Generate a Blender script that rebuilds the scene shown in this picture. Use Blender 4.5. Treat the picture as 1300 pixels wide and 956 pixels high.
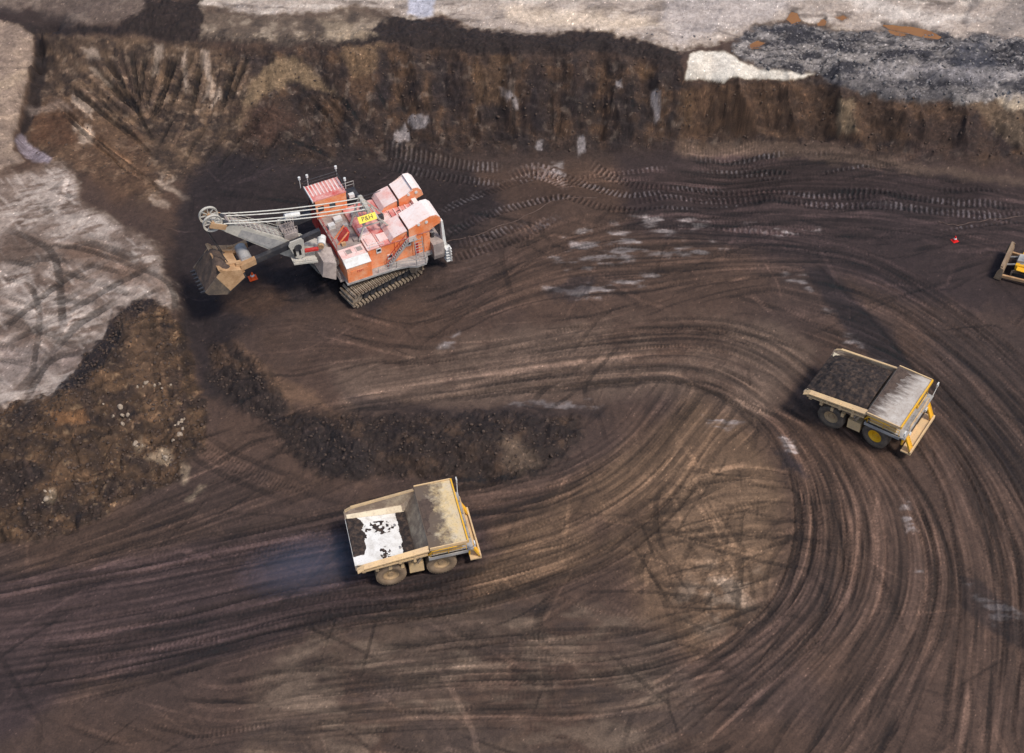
import bpy, bmesh, math, random
import numpy as np
from mathutils import Vector, Matrix

for o in list(bpy.data.objects):
    bpy.data.objects.remove(o, do_unlink=True)
scene = bpy.context.scene
COL = scene.collection
R = math.radians

# ---------------------------------------------------------------- camera, sky, sun, exposure
F_PX, DEP, HCAM, ROLL = 1930.0, 45.3, 153.0, -2.0   # focal length in photo pixels, depression, flying height, tilt of the hand-held camera
PX0, PY0 = 650.0, 433.0                        # optical centre of the photograph
cam_d = bpy.data.cameras.new('camera')
cam = bpy.data.objects.new('camera', cam_d); COL.objects.link(cam)
cam.location = (0, 0, HCAM); cam.rotation_euler = (Matrix.Rotation(R(90 - DEP), 3, 'X') @ Matrix.Rotation(R(ROLL), 3, 'Z')).to_euler()
cam_d.sensor_fit = 'HORIZONTAL'; cam_d.sensor_width = 36.0
cam_d.lens = F_PX / 1300 * 36.0
cam_d.shift_y = -(478.0 - PY0) / 1300
cam_d.clip_start = 1.0; cam_d.clip_end = 6000
scene.camera = cam

SUN_AZ, SUN_EL = 126.0, 59.0                   # compass-like azimuth from +Y clockwise; sun stands right and towards the viewer
sun_dir = Vector((math.sin(R(SUN_AZ)) * math.cos(R(SUN_EL)), math.cos(R(SUN_AZ)) * math.cos(R(SUN_EL)), math.sin(R(SUN_EL))))
w = bpy.data.worlds.new('World'); scene.world = w; w.use_nodes = True
nt = w.node_tree; nt.nodes.clear()
sky = nt.nodes.new('ShaderNodeTexSky'); sky.sky_type = 'NISHITA'; sky.sun_disc = False
sky.sun_elevation = R(SUN_EL); sky.sun_rotation = R(SUN_AZ); sky.dust_density = 2.0; sky.air_density = 1.0
bg = nt.nodes.new('ShaderNodeBackground'); bg.inputs[1].default_value = 0.15
out = nt.nodes.new('ShaderNodeOutputWorld')
nt.links.new(sky.outputs[0], bg.inputs[0]); nt.links.new(bg.outputs[0], out.inputs[0])
sl = bpy.data.lights.new('sun', 'SUN'); sl.energy = 2.4; sl.angle = R(11); sl.color = (1.0, 0.93, 0.84)
so = bpy.data.objects.new('sun', sl); COL.objects.link(so)
so.rotation_euler = sun_dir.to_track_quat('Z', 'Y').to_euler(); so.location = sun_dir * 300
scene.view_settings.view_transform = 'Standard'; scene.view_settings.look = 'None'
scene.view_settings.exposure = 0.2; scene.view_settings.gamma = 1.0
scene.view_settings.use_curve_mapping = False
scene.render.engine = 'CYCLES'

# ---------------------------------------------------------------- pixel <-> place
_se, _ce = math.sin(R(DEP)), math.cos(R(DEP))
_sr, _cr = math.sin(R(ROLL)), math.cos(R(ROLL))
def at(px, py, z=0.0):
    a, b = (px - PX0) / F_PX, (py - PY0) / F_PX
    a, b = a * _cr + b * _sr, a * _sr - b * _cr
    dx, dy, dz = a, b * _se + _ce, b * _ce - _se
    t = (z - HCAM) / dz
    return np.array([dx * t, dy * t, z])
def project(x, y, z):
    dz = z - HCAM
    dep = y * _ce - dz * _se
    up = y * _se + dz * _ce
    a, b = F_PX * x / dep, -F_PX * up / dep
    return PX0 + a * _cr - b * _sr, PY0 + a * _sr + b * _cr

rng = np.random.default_rng(7); random.seed(7)

def srgb(r, g, b):
    return tuple(((c / 255) / 12.92 if c / 255 <= 0.04045 else ((c / 255 + 0.055) / 1.055) ** 2.4) for c in (r, g, b))
# ---------------------------------------------------------------- noise
_T = rng.random((16, 256, 256)).astype(np.float32)
def vnoise(x, y, seed=0):
    t = _T[seed % 16]
    xi = np.floor(x).astype(np.int32); yi = np.floor(y).astype(np.int32)
    fx = (x - xi).astype(np.float32); fy = (y - yi).astype(np.float32)
    fx = fx * fx * (3 - 2 * fx); fy = fy * fy * (3 - 2 * fy)
    sx = seed // 16 * 37
    a0 = (xi + sx) & 255; a1 = (xi + 1 + sx) & 255; b0 = yi & 255; b1 = (yi + 1) & 255
    v00 = t[a0, b0]; v10 = t[a1, b0]; v01 = t[a0, b1]; v11 = t[a1, b1]
    return ((v00 * (1 - fx) + v10 * fx) * (1 - fy) + (v01 * (1 - fx) + v11 * fx) * fy) * 2 - 1
def fbm(x, y, octv=4, seed=0, gain=0.5):
    s = np.zeros(np.shape(x), np.float32); a = 1.0; n = 0.0
    for i in range(octv):
        c, d = math.cos(0.7 * i + 0.4), math.sin(0.7 * i + 0.4)
        f = 2.03 ** i
        s += a * vnoise((x * c - y * d) * f + 11.3 * i, (x * d + y * c) * f + 7.7 * i, seed + i)
        n += a; a *= gain
    return s / n
def smooth(a, b, x):
    t = np.clip((x - a) / (b - a), 0, 1); return t * t * (3 - 2 * t)

# ---------------------------------------------------------------- terrain grid (fine where the pit is, wide cells out to the distance)
def axis(lo, hi, step, far, mid=None):
    c = [lo]
    while c[-1] < hi:
        c.append(c[-1] + step(c[-1]))
    c = np.array(c)
    g = np.array([step(hi) * (1.45 ** i) for i in range(1, 60)]); g = np.cumsum(g); g = g[g < far]
    return np.concatenate([(lo - g)[::-1], c, c[-1] + g])
XS = axis(-92, 92, lambda x: 0.137 if abs(x) < 60 else 0.17, 1500)
YS = axis(80, 232, lambda y: (0.16 + 0.085 * min(1, max(0, (y - 95) / 115))) * (.5 if 187 < y < 206 else 1), 1500)
NX, NY = len(XS), len(YS); NV = NX * NY
GX, GY = np.meshgrid(XS, YS)
GX = GX.ravel(); GY = GY.ravel()

# ---------------------------------------------------------------- land form: heights read off as lines in the photograph
CL = []
def line(pts, step=2.5):
    w_ = [at(*p) for p in pts]
    for a, b in zip(w_[:-1], w_[1:]):
        n = max(1, int(np.linalg.norm((b - a)[:2]) / step))
        for i in range(n):
            CL.append(a + (b - a) * i / n)
    CL.append(w_[-1])
def spots(pts):
    for p in pts: CL.append(at(*p))
# crest and toe of the dug face
line([(52, 47, 14), (150, 44, 14), (250, 52, 14), (330, 56, 14), (430, 56, 14), (490, 60, 14), (600, 67, 13.5), (700, 69, 13.5), (800, 72, 13), (862, 82, 12.5),
      (876, 101, 10.5), (920, 107, 9.6), (971, 104, 9.4), (1033, 99, 9.2), (1060, 112, 8.6), (1092, 125, 8), (1196, 131, 7.6), (1300, 132, 7.4), (1420, 135, 7.4)])
line([(262, 222, 0.5), (330, 232, 0.6), (400, 212, 0.6), (470, 196, 0.6), (540, 194, 0.4), (620, 192, 0.4), (700, 190, 0.3), (780, 190, 0.3), (850, 190, 0.2),
      (930, 178, 0.2), (1000, 184, 0.2), (1100, 200, 0.2), (1200, 206, 0.2), (1300, 214, 0.2), (1420, 225, 0.2)])
line([(255, 36, 14.4), (420, 40, 14.3), (520, 26, 14.4), (600, 34, 14.2), (700, 46, 13.9), (810, 52, 13.6), (863, 64, 13)], 4)
spots([(300, 5, 14.8), (450, 8, 14.8), (650, 5, 15), (800, 15, 14.2), (900, 20, 13.5), (1000, 40, 12.3), (1000, 10, 13), (1100, 35, 12), (1160, 40, 12), (1250, 20, 12.5), (1250, 80, 10.2),
       (1150, 90, 10.2), (1060, 80, 10.6), (960, 75, 11.2), (905, 80, 11.2), (1300, 60, 11), (900, 52, 12.6)])
# ramp with the dozer grooves, left plateau and its broken edge
line([(0, 27, 14.6), (28, 30, 14.2), (43, 43, 13.4), (42, 70, 11.8), (36, 100, 10.2), (25, 140, 8), (17, 172, 6), (14, 190, 5)], 2)
line([(60, 58, 11.2), (52, 66, 10.0), (51, 90, 8.3), (45, 118, 6.8), (35, 156, 4.8), (27, 184, 3.6), (30, 196, 3.3), (60, 204, 3.2)], 2)
spots([(-20, 60, 13), (15, 60, 12.8), (12, 100, 11), (5, 150, 8.2), (-10, 205, 5), (5, 200, 4.4), (90, 110, 8.2), (130, 100, 9.2), (170, 110, 8), (220, 110, 8.5), (120, 150, 5.6), (180, 160, 4), (180, 185, 2.8),
       (240, 160, 4.5), (220, 210, 1.6), (290, 130, 7), (335, 105, 9.6), (350, 135, 7.8), (390, 150, 4.6), (300, 180, 2.6), (60, 170, 4.2), (100, 200, 3.3), (150, 225, 2.6), (200, 262, 1.8)])
# pale clay bench and the dug edge by the dipper
spots([(60, 240, 3.2), (10, 260, 3.4), (20, 300, 3.2), (100, 270, 3.1), (150, 310, 3), (50, 350, 3), (150, 350, 3), (50, 450, 3), (100, 420, 3), (150, 385, 3), (200, 330, 2.9), (20, 495, 3), (-60, 300, 3.4), (-60, 450, 3)])
line([(190, 270, 2.2), (200, 300, 2.9), (208, 335, 2.9), (218, 362, 2.9), (222, 385, 2.8), (226, 420, 2.5), (232, 460, 2), (238, 500, 1.6)], 2)
line([(222, 268, 0.4), (226, 300, 0.2), (232, 335, 0), (240, 362, 0), (246, 392, 0), (252, 430, 0), (258, 465, 0), (265, 500, 0), (280, 540, 0)], 2)
# spoil ridge thrown over the edge of the bench
line([(188, 386, 3), (170, 388, 3), (146, 404, 3), (137, 432, 3), (114, 452, 3), (90, 483, 3), (69, 500, 3), (28, 511, 3), (0, 522, 3), (-60, 535, 3)], 2)
line([(186, 392, 4.2), (163, 410, 5.6), (155, 440, 6.3), (128, 468, 6.4), (104, 500, 6.4), (70, 520, 6), (30, 535, 5.6), (-20, 545, 5.4)], 2.5)
spots([(200, 440, 3.4), (195, 490, 2.8), (160, 500, 3.6), (130, 545, 3.2), (90, 570, 3.2), (60, 580, 3.4), (45, 612, 3), (15, 590, 3.6), (12, 625, 2.4), (200, 560, 1.6), (150, 600, 1.4), (100, 640, 1.0), (40, 660, 1.2), (225, 600, .4),
       (0, 680, .5), (60, 690, .1), (160, 650, .2), (260, 580, .1), (-60, 620, 2.5)])
# low rows of dumped ore on the floor
spots([(270, 405, .2), (300, 432, 1.6), (335, 465, 2.1), (350, 492, 2.0), (290, 470, .1), (300, 510, .0), (330, 530, .3), (370, 470, .4), (400, 440, .1), (400, 520, .4), (430, 545, 1.3), (470, 560, 1.8), (440, 580, 1.7), (510, 550, 1.9), (560, 555, 2.4), (600, 562, 2.5),
       (640, 570, 2.3), (685, 570, 1.4), (540, 585, 1.7), (600, 590, 1.2), (650, 590, 1.1), (390, 580, .2), (420, 602, 0), (480, 606, 0), (540, 612, 0), (620, 612, 0), (700, 598, 0), (740, 560, 0), (770, 520, 0), (690, 535, .3), (600, 522, .1), (500, 525, .1), (440, 520, .1), (380, 545, .2)])
# the floor
spots([(x, y, 0) for x in (300, 450, 600, 750, 900, 1050, 1200, 1350) for y in (640, 720, 800, 880, 980)] + [(x, y, 0) for x in (0, 150) for y in (730, 800, 880, 980)] + [(-150, 760, 0), (-150, 950, 0)])
spots([(x, y, 0) for x in (850, 980, 1120, 1250, 1380) for y in (250, 330, 420, 520, 590)] + [(600, 260, 0), (720, 250, 0), (600, 340, 0), (720, 340, 0), (480, 420, 0), (600, 430, 0), (720, 430, 0), (800, 480, 0), (480, 480, 0), (350, 380, 0), (420, 330, 0), (330, 300, 0), (300, 350, 0), (480, 250, 0)])
for x, y, z in [(-400, 110, 2), (-400, 320, 12), (400, 110, 0), (400, 320, 13), (0, 450, 16), (0, -100, 0), (-200, 60, 0), (200, 60, 0), (-170, 165, 5), (-160, 260, 15), (0, 290, 15), (150, 260, 13), (160, 185, 1), (-1200, 0, 8), (1200, 0, 8), (0, 1500, 20), (0, -1500, 4)]:
    CL.append(np.array([x, y, z], float))
CP = np.array(CL)
_, keep = np.unique(np.round(CP[:, :2] / 0.6), axis=0, return_index=True); CP = CP[keep]
n = len(CP)
D = np.linalg.norm(CP[:, None, :2] - CP[None, :, :2], axis=2)
A = np.zeros((n + 1, n + 1)); A[:n, :n] = -D - np.eye(n) * 0.15; A[:n, n] = 1; A[n, :n] = 1
W = np.linalg.solve(A, np.concatenate([CP[:, 2], [0]]))
cxs = np.concatenate([[-1600, -800, -400, -250, -150], np.arange(-110, 111, 0.8), [150, 250, 400, 800, 1600]])
cys = np.concatenate([[-1600, -800, -200, 0, 45], np.arange(66, 250, 0.8), [270, 320, 450, 800, 1700]])
cgx, cgy = np.meshgrid(cxs, cys)
CZ = np.zeros(cgx.shape)
for i in range(n):
    CZ -= W[i] * np.hypot(cgx - CP[i, 0], cgy - CP[i, 1])
CZ += W[n]
def land(x, y):
    fx = np.interp(x, cxs, np.arange(len(cxs))); fy = np.interp(y, cys, np.arange(len(cys)))
    ix = np.clip(fx.astype(np.int32), 0, len(cxs) - 2); iy = np.clip(fy.astype(np.int32), 0, len(cys) - 2)
    tx = fx - ix; ty = fy - iy
    return (CZ[iy, ix] * (1 - tx) + CZ[iy, ix + 1] * tx) * (1 - ty) + (CZ[iy + 1, ix] * (1 - tx) + CZ[iy + 1, ix + 1] * tx) * ty

H0 = land(GX, GY)
h_up = smooth(1.0, 3.0, H0)
wy = (1.7 * fbm(GX * .13, GY * .05, 3, 3) + .35 * fbm(GX * .6, GY * .25, 3, 5)) * h_up
U0, V0 = project(GX, GY, H0)
def scallop(u, marks, depth):       # bites of the dipper along the face, with ribs left between them
    m_ = np.array(marks, float); i_ = np.clip(np.searchsorted(m_, u) - 1, 0, len(m_) - 2); t_ = (u - m_[i_]) / (m_[i_ + 1] - m_[i_])
    return depth * (np.abs(2 * t_ - 1) ** 1.6 - .45) * smooth(m_[0], m_[0] + 45, u) * smooth(m_[-1], m_[-1] - 25, u)
wob = 22 * fbm(GX * .25, GY * .3, 3, 7) - .12 * (V0 - 150)
wy = wy * 1.0 + h_up * (scallop(U0 + wob, (470, 538, 612, 660, 742, 790, 866), 1.3) + scallop(U0 + wob, (866, 930, 1006, 1076, 1160, 1225, 1310), 2.1))
wx = .9 * fbm(GX * .3, GY * .3, 3, 9) * h_up
HZ = land(GX + wx, GY + wy)
# photo position of each point of the ground: lets the colours of soils be laid where the photograph shows them
U, V = project(GX, GY, HZ)
WU = U + 9 * fbm(GX * .35, GY * .35, 3, 20) + 4 * fbm(GX * 1.5, GY * 1.5, 3, 22); WV = V + 7 * fbm(GX * .35, GY * .35, 3, 25) + 3.5 * fbm(GX * 1.5, GY * 1.5, 3, 27)

def poly(pts, soft=6.0, warp=1.0):
    P = np.array(pts, float); m = np.zeros(NV, np.float32)
    x0, y0 = P.min(0) - soft - 20; x1, y1 = P.max(0) + soft + 20
    ix = np.nonzero((U > x0) & (U < x1) & (V > y0) & (V < y1))[0]
    x = U[ix] + (WU[ix] - U[ix]) * warp; y = V[ix] + (WV[ix] - V[ix]) * warp
    ins = np.zeros(len(ix), bool); d = np.full(len(ix), 1e9)
    for (ax, ay), (bx, by) in zip(P, np.roll(P, -1, 0)):
        c = ((ay > y) != (by > y)) & (x < (bx - ax) * (y - ay) / (by - ay + 1e-12) + ax)
        ins ^= c
        t = np.clip(((x - ax) * (bx - ax) + (y - ay) * (by - ay)) / ((bx - ax) ** 2 + (by - ay) ** 2 + 1e-9), 0, 1)
        d = np.minimum(d, np.hypot(x - ax - t * (bx - ax), y - ay - t * (by - ay)))
    sd = np.where(ins, d, -d)
    m[ix] = smooth(-soft, soft, sd)
    return m

ALB = np.zeros((NV, 3), np.float32); ALB[:] = srgb(76, 60, 53)
RGH = np.full(NV, 0.85, np.float32)
DET = np.zeros(NV, np.float32)          # relief added to the land form
ROU = np.full(NV, 0.03, np.float32)     # how lumpy
TONE = np.zeros(NV, np.float32)
def mix(mask, rgb):
    c = np.array(srgb(*rgb), np.float32)
    ALB[:] = ALB + (c - ALB) * mask[:, None]
def lump(mask, amt):
    ROU[:] = ROU + (amt - ROU) * mask

FY = GY + 1.25 * HZ      # runs on up the faces, so that texture there is not stretched
n1 = fbm(GX * .08, GY * .08, 4, 30); n2 = fbm(GX * .5, FY * .5, 4, 34); n3 = fbm(GX * 1.6, FY * 1.6, 3, 38)
# streaky noise that runs along the slopes
gz = HZ.reshape(NY, NX)
slope = np.hypot(np.gradient(gz, XS, axis=1), np.gradient(gz, YS, axis=0)).ravel()
face = smooth(.45, .9, slope)
# ---------------------------------------------------------------- soils
mix(smooth(-.3, .5, n1) * .5, (60, 50, 50))
# right-hand and middle face: brown ore
facep = poly([(240, 60), (430, 56), (600, 66), (860, 80), (880, 104), (1033, 98), (1095, 125), (1320, 130), (1320, 210), (1200, 200), (1100, 195), (1000, 180), (850, 190), (700, 192), (540, 196), (450, 205), (330, 235), (260, 225), (150, 230), (40, 200)], 11)
mix(facep, (63, 50, 45)); lump(facep, .3)
st = .6 * fbm(GX * .6, FY * .14, 4, 44) + .7 * fbm(GX * .45, FY * .4, 5, 47)
mix(facep * smooth(-.02, .4, st) * .7, (86, 66, 53)); mix(facep * smooth(.0, .4, -st) * .8, (40, 33, 35))
mix(poly([(240, 150), (330, 150), (480, 165), (640, 172), (860, 172), (860, 205), (600, 212), (430, 225), (250, 250)], 12) * .5, (44, 36, 37))
mix(facep * smooth(.2, .5, fbm(GX * .9 + 40, FY * .5, 4, 50)) * .4, (112, 100, 94))
brownr = poly([(880, 108), (940, 104), (1010, 100), (1060, 118), (1100, 128), (1200, 134), (1230, 140), (1200, 178), (1100, 180), (1000, 172), (900, 172), (862, 178)], 5)
mix(brownr * .75, (74, 57, 47)); mix(brownr * smooth(.1, .5, n2) * .6, (92, 71, 58)); mix(brownr * smooth(.05, .4, -n2) * .6, (56, 43, 38))
mix(poly([(1062, 128), (1082, 128), (1086, 170), (1064, 176)], 5) * .5, (130, 115, 98))
mix(poly([(1150, 150), (1240, 150), (1290, 185), (1230, 205), (1150, 195)], 10) * .7, (56, 44, 42))
mix(poly([(1225, 128), (1300, 128), (1310, 190), (1285, 180)], 6) * .6, (100, 86, 74))
# left ramp
ramp = poly([(50, 45), (250, 52), (340, 90), (300, 200), (240, 215), (190, 260), (100, 215), (30, 190), (36, 110)], 8)
mix(ramp, (76, 62, 54)); lump(ramp, .16)
mix(ramp * smooth(0, .4, n2) * .6, (100, 82, 69)); mix(ramp * smooth(0, .4, -n2) * .7, (54, 44, 41)); mix(ramp * smooth(.15, .5, fbm(GX * .8 + 3, FY * .8, 4, 57)) * .5, (122, 106, 95)); mix(ramp * smooth(.15, .5, fbm(GX * .7 + 33, FY * .7, 4, 59)) * .7, (46, 37, 36))
mix(poly([(40, 120), (100, 130), (190, 180), (200, 240), (150, 260), (90, 205), (35, 185)], 10) * .5, (90, 68, 54))
mix(poly([(40, 145), (85, 142), (95, 180), (45, 185)], 6) * .55, (76, 52, 40))
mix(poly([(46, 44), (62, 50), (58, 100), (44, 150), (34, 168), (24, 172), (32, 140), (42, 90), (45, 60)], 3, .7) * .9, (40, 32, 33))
for p in ([(110, 84), (118, 82), (142, 106), (136, 110)], [(88, 118), (96, 122), (120, 142), (116, 150), (96, 138)], [(196, 52), (208, 54), (210, 74), (198, 76)], [(256, 66), (268, 66), (268, 120), (262, 126)],
          [(200, 60), (204, 90), (196, 96)], [(230, 76), (238, 62), (240, 110), (234, 120)], [(205, 225), (240, 250), (236, 256), (200, 232)], [(190, 250), (214, 262), (210, 266), (188, 256)], [(100, 60), (120, 62), (130, 74), (112, 72)],
          [(272, 110), (280, 116), (276, 136), (270, 134)], [(214, 222), (224, 226), (218, 234)], [(94, 160), (112, 160), (114, 180), (96, 178)]):
    mix(poly(p, 4) * .75, (142, 128, 120))
nose = poly([(330, 95), (352, 72), (372, 70), (408, 100), (420, 118), (396, 112), (366, 100), (335, 120), (318, 140), (300, 160), (296, 150)], 6)
mix(nose * .75, (122, 104, 86)); mix(poly([(312, 68), (350, 72), (330, 98), (314, 88)], 5) * .7, (46, 38, 40))
mix(poly([(300, 132), (345, 130), (372, 160), (350, 185), (300, 172)], 10) * .6, (72, 54, 48))
mix(poly([(432, 54), (490, 58), (478, 90), (450, 100), (428, 72)], 6) * .6, (112, 92, 74))
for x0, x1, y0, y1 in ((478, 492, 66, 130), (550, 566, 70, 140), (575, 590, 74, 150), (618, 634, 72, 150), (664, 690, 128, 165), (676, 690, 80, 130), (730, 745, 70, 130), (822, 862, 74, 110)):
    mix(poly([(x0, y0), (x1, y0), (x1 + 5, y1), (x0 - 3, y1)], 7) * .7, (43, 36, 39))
mix(poly([(610, 128), (655, 130), (660, 158), (612, 158)], 8) * .6, (46, 38, 38))
for p in ([(632, 112), (650, 114), (658, 128), (660, 145), (652, 140), (645, 126), (634, 122)], [(524, 146), (538, 142), (540, 154), (530, 164), (520, 156)], [(500, 172), (514, 158), (518, 178), (502, 184)],
          [(678, 178), (690, 174), (688, 188), (676, 186)], [(732, 178), (744, 172), (744, 194), (732, 200)], [(782, 100), (790, 100), (790, 112), (783, 114)], [(824, 118), (836, 116), (834, 150), (828, 158)]):
    mix(poly(p, 3) * .85, (128, 122, 126))
for p in ([(622, 66), (655, 64), (650, 80), (622, 82)], [(812, 84), (835, 84), (830, 100), (812, 98)], [(862, 118), (880, 110), (880, 165), (862, 165)], [(600, 82), (640, 80), (640, 130), (604, 132)]):
    mix(poly(p, 6) * .45, (100, 78, 60))
# dark strip of rubble on the crest
strip = poly([(0, 30), (60, 34), (150, 32), (180, 0), (258, 0), (256, 38), (420, 44), (500, 22), (560, 24), (590, 32), (625, 42), (695, 46), (776, 41), (812, 53), (866, 64), (872, 100), (862, 82), (800, 70), (700, 68), (600, 66), (490, 58), (250, 52), (150, 43), (50, 45), (0, 34)], 4)
mix(strip, (46, 37, 36)); lump(strip, .3)
# pale overburden on top
pale = poly([(256, -60), (256, 12), (300, 12), (400, 18), (440, 8), (500, 18), (520, 24), (560, 18), (590, 29), (625, 40), (695, 44), (776, 38), (812, 51), (868, 61), (935, 50), (960, 30), (1000, 24), (1100, 40), (1200, 46), (1320, 48), (1320, -60)], 4)
mix(pale, (142, 129, 118)); lump(pale, .1)
mix(pale * smooth(.05, .5, fbm(GX * .25, GY * .6, 4, 52)) * .7, (170, 158, 146)); mix(pale * smooth(.1, .5, fbm(GX * .3 + 9, GY * .8, 4, 55)) * .8, (98, 87, 79))
mix(pale * smooth(.2, .55, n3) * .5, (120, 112, 106))
gre = poly([(256, 16), (300, 14), (400, 22), (440, 10), (500, 22), (430, 52), (330, 52), (256, 48)], 6)
mix(gre * .8, (98, 86, 78)); mix(gre * smooth(0, .5, n2) * .7, (132, 120, 110)); mix(gre * smooth(.1, .5, -n2) * .6, (62, 54, 52))
mix(poly([(402, 28), (440, 30), (480, 46), (440, 50), (410, 42)], 5) * .6, (140, 126, 112))
mix(poly([(516, -20), (556, -20), (550, 20), (536, 22), (518, 18)], 3, .4) * .9, (150, 148, 154))
mix(poly([(640, 8), (760, 14), (860, 30), (800, 38), (700, 34), (640, 24)], 8) * .6, (178, 160, 140))
mix(poly([(850, -20), (1040, -20), (1000, 10), (960, 28), (900, 44), (860, 56), (840, 30)], 8) * .45, (150, 142, 138))
grey = poly([(930, 66), (945, 40), (980, 30), (1040, 36), (1100, 42), (1200, 44), (1320, 50), (1320, 128), (1200, 128), (1130, 126), (1092, 121), (1060, 106), (1033, 94), (1000, 90), (945, 78)], 4)
mix(grey, (90, 85, 83)); lump(grey, .3)
gs = fbm(GX * .22 + GY * .05, GY * .75, 4, 60)
mix(grey * smooth(.0, .3, gs) * .7, (122, 115, 110)); mix(grey * smooth(.0, .25, -gs) * .9, (50, 48, 52)); mix(grey * smooth(.12, .02, np.abs(fbm(GX * .3 + 5, GY * .9, 4, 63))) * .75, (38, 36, 40))
mix(grey * smooth(.3, .6, n3) * .4, (146, 139, 133))
mix(poly([(1210, 55), (1245, 50), (1265, 85), (1235, 118), (1210, 95)], 8) * .6, (62, 62, 68))
mix(poly([(1030, 102), (1100, 96), (1200, 118), (1196, 128), (1130, 126), (1090, 120), (1055, 108)], 5) * .5, (58, 55, 58))
mix(poly([(1095, 90), (1180, 84), (1300, 92), (1290, 106), (1180, 100), (1110, 100)], 7) * .5, (126, 120, 118))
mix(poly([(1265, 128), (1300, 122), (1310, 138), (1275, 138)], 4) * .8, (150, 138, 126))
mix(poly([(1225, 38), (1240, 5), (1270, -10), (1232, -10), (1224, 20)], 4) * .6, (74, 68, 66))
mix(poly([(1255, 45), (1262, 20), (1290, -10), (1310, -10), (1310, 40)], 5) * .5, (96, 90, 86))
mix(poly([(1080, -5), (1160, 14), (1200, 20), (1260, 24), (1190, 32), (1130, 22), (1070, 4)], 6) * .6, (176, 166, 156))
white = poly([(876, 67), (890, 65), (916, 64), (930, 70), (940, 79), (962, 86), (1016, 93), (1033, 95), (1002, 101), (971, 100), (945, 99), (930, 98), (919, 105), (905, 102), (890, 98), (871, 101), (874, 84)], 2.2, .45)
mix(white, (174, 166, 154)); lump(white, .04); mix(white * smooth(.1, .4, n2) * .5, (148, 138, 126))
ponds = [[(999, 24), (1005, 16), (1013, 18), (1016, 27), (1006, 30)], [(1037, 30), (1044, 24), (1049, 27), (1047, 32), (1039, 33)], [(1127, 33), (1140, 31), (1160, 34), (1178, 38), (1189, 45), (1184, 49), (1168, 47), (1150, 41), (1134, 38)],
         [(952, 56), (960, 52), (969, 56), (962, 61), (953, 61)], [(1062, 22), (1070, 20), (1077, 23), (1070, 26)], [(1128, 38), (1140, 41), (1150, 45), (1142, 47), (1130, 43)]]
POND = []
for p in ponds:
    m = poly(p, 2.2, .25); cx_, cy_ = np.mean(p, 0); POND.append((p, poly([((x - cx_) * 1.3 + cx_, (y - cy_) * 1.5 + cy_) for x, y in p], 4, .2)))
    mix(poly([((x - np.mean([q[0] for q in p])) * 1.35 + np.mean([q[0] for q in p]), (y - np.mean([q[1] for q in p])) * 1.7 + np.mean([q[1] for q in p])) for x, y in p], 3, .6) * .8, (62, 54, 50))
    mix(m, (140, 98, 58))
# top left
topl = poly([(-40, -40), (190, -40), (182, 6), (150, 26), (110, 32), (60, 26), (40, 10), (-40, 26)], 5)
mix(topl, (92, 80, 76)); mix(topl * smooth(0, .4, n2) * .5, (110, 98, 92)); lump(topl, .1)
mix(poly([(-20, 10), (60, 12), (110, 34), (160, 32), (150, 44), (40, 38), (-20, 30)], 6) * .7, (42, 34, 36))
plat = poly([(-60, 28), (0, 29), (30, 32), (43, 44), (40, 72), (34, 105), (26, 140), (18, 175), (16, 190), (30, 205), (-60, 240)], 3, .6)
mix(plat, (118, 102, 90)); mix(plat * smooth(0, .5, n2) * .5, (136, 118, 102)); mix(plat * smooth(.05, .5, -n2) * .5, (94, 80, 72)); lump(plat, .14)
mix(poly([(-20, 112), (34, 88), (36, 96), (0, 120)], 4) * .4, (150, 132, 112))
# pale clay bench
bench = poly([(-60, 215), (30, 222), (75, 206), (90, 215), (102, 245), (120, 268), (150, 285), (185, 300), (205, 318), (210, 345), (222, 372), (222, 392), (205, 392), (190, 386), (170, 388), (146, 404), (138, 432), (114, 452), (90, 483), (69, 500), (28, 511), (0, 524), (-60, 540)], 8)
mix(bench, (106, 91, 81)); lump(bench, .05)
bsn = fbm(GX * .35 - GY * .25, GY * .35 + GX * .1, 4, 66)
mix(bench * smooth(.0, .4, bsn) * .6, (140, 127, 117)); mix(bench * smooth(.05, .4, -bsn) * .7, (82, 66, 56))
for p in ([(0, 270), (38, 236), (78, 210), (98, 238), (99, 258), (62, 278), (35, 290), (8, 284)], [(70, 285), (100, 292), (112, 276), (116, 262), (70, 278)], [(56, 300), (120, 268), (150, 290), (130, 300), (75, 318)], [(160, 315), (190, 312), (205, 328), (196, 345), (182, 338)],
          [(0, 350), (40, 340), (45, 355), (10, 370), (0, 370)], [(10, 390), (60, 365), (130, 400), (135, 430), (110, 440), (60, 425), (20, 400)], [(0, 490), (60, 482), (110, 460), (90, 485), (66, 500), (26, 512), (0, 515)], [(120, 350), (175, 365), (196, 372), (150, 385), (125, 370)], [(214, 360), (222, 375), (226, 390), (216, 390)]):
    mix(poly(p, 8) * .7 * smooth(-.35, .25, fbm(GX * .3 + GY * .25, GY * 1.3 - GX * .5, 4, 68) + .3 * n3), (152, 140, 130))
mix(bench * smooth(.2, .55, fbm(GX * 1.3 + GY, GY * .4, 3, 70)) * .4, (160, 148, 138))
mix(poly([(60, 310), (100, 295), (190, 340), (215, 358), (205, 372), (150, 350), (90, 325)], 6) * .5, (104, 82, 68)); mix(poly([(0, 300), (60, 300), (75, 312), (40, 330), (0, 340)], 8) * .7, (84, 68, 58))
mix(poly([(0, 435), (80, 440), (120, 452), (80, 475), (0, 480)], 10) * .5, (108, 96, 90))
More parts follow.
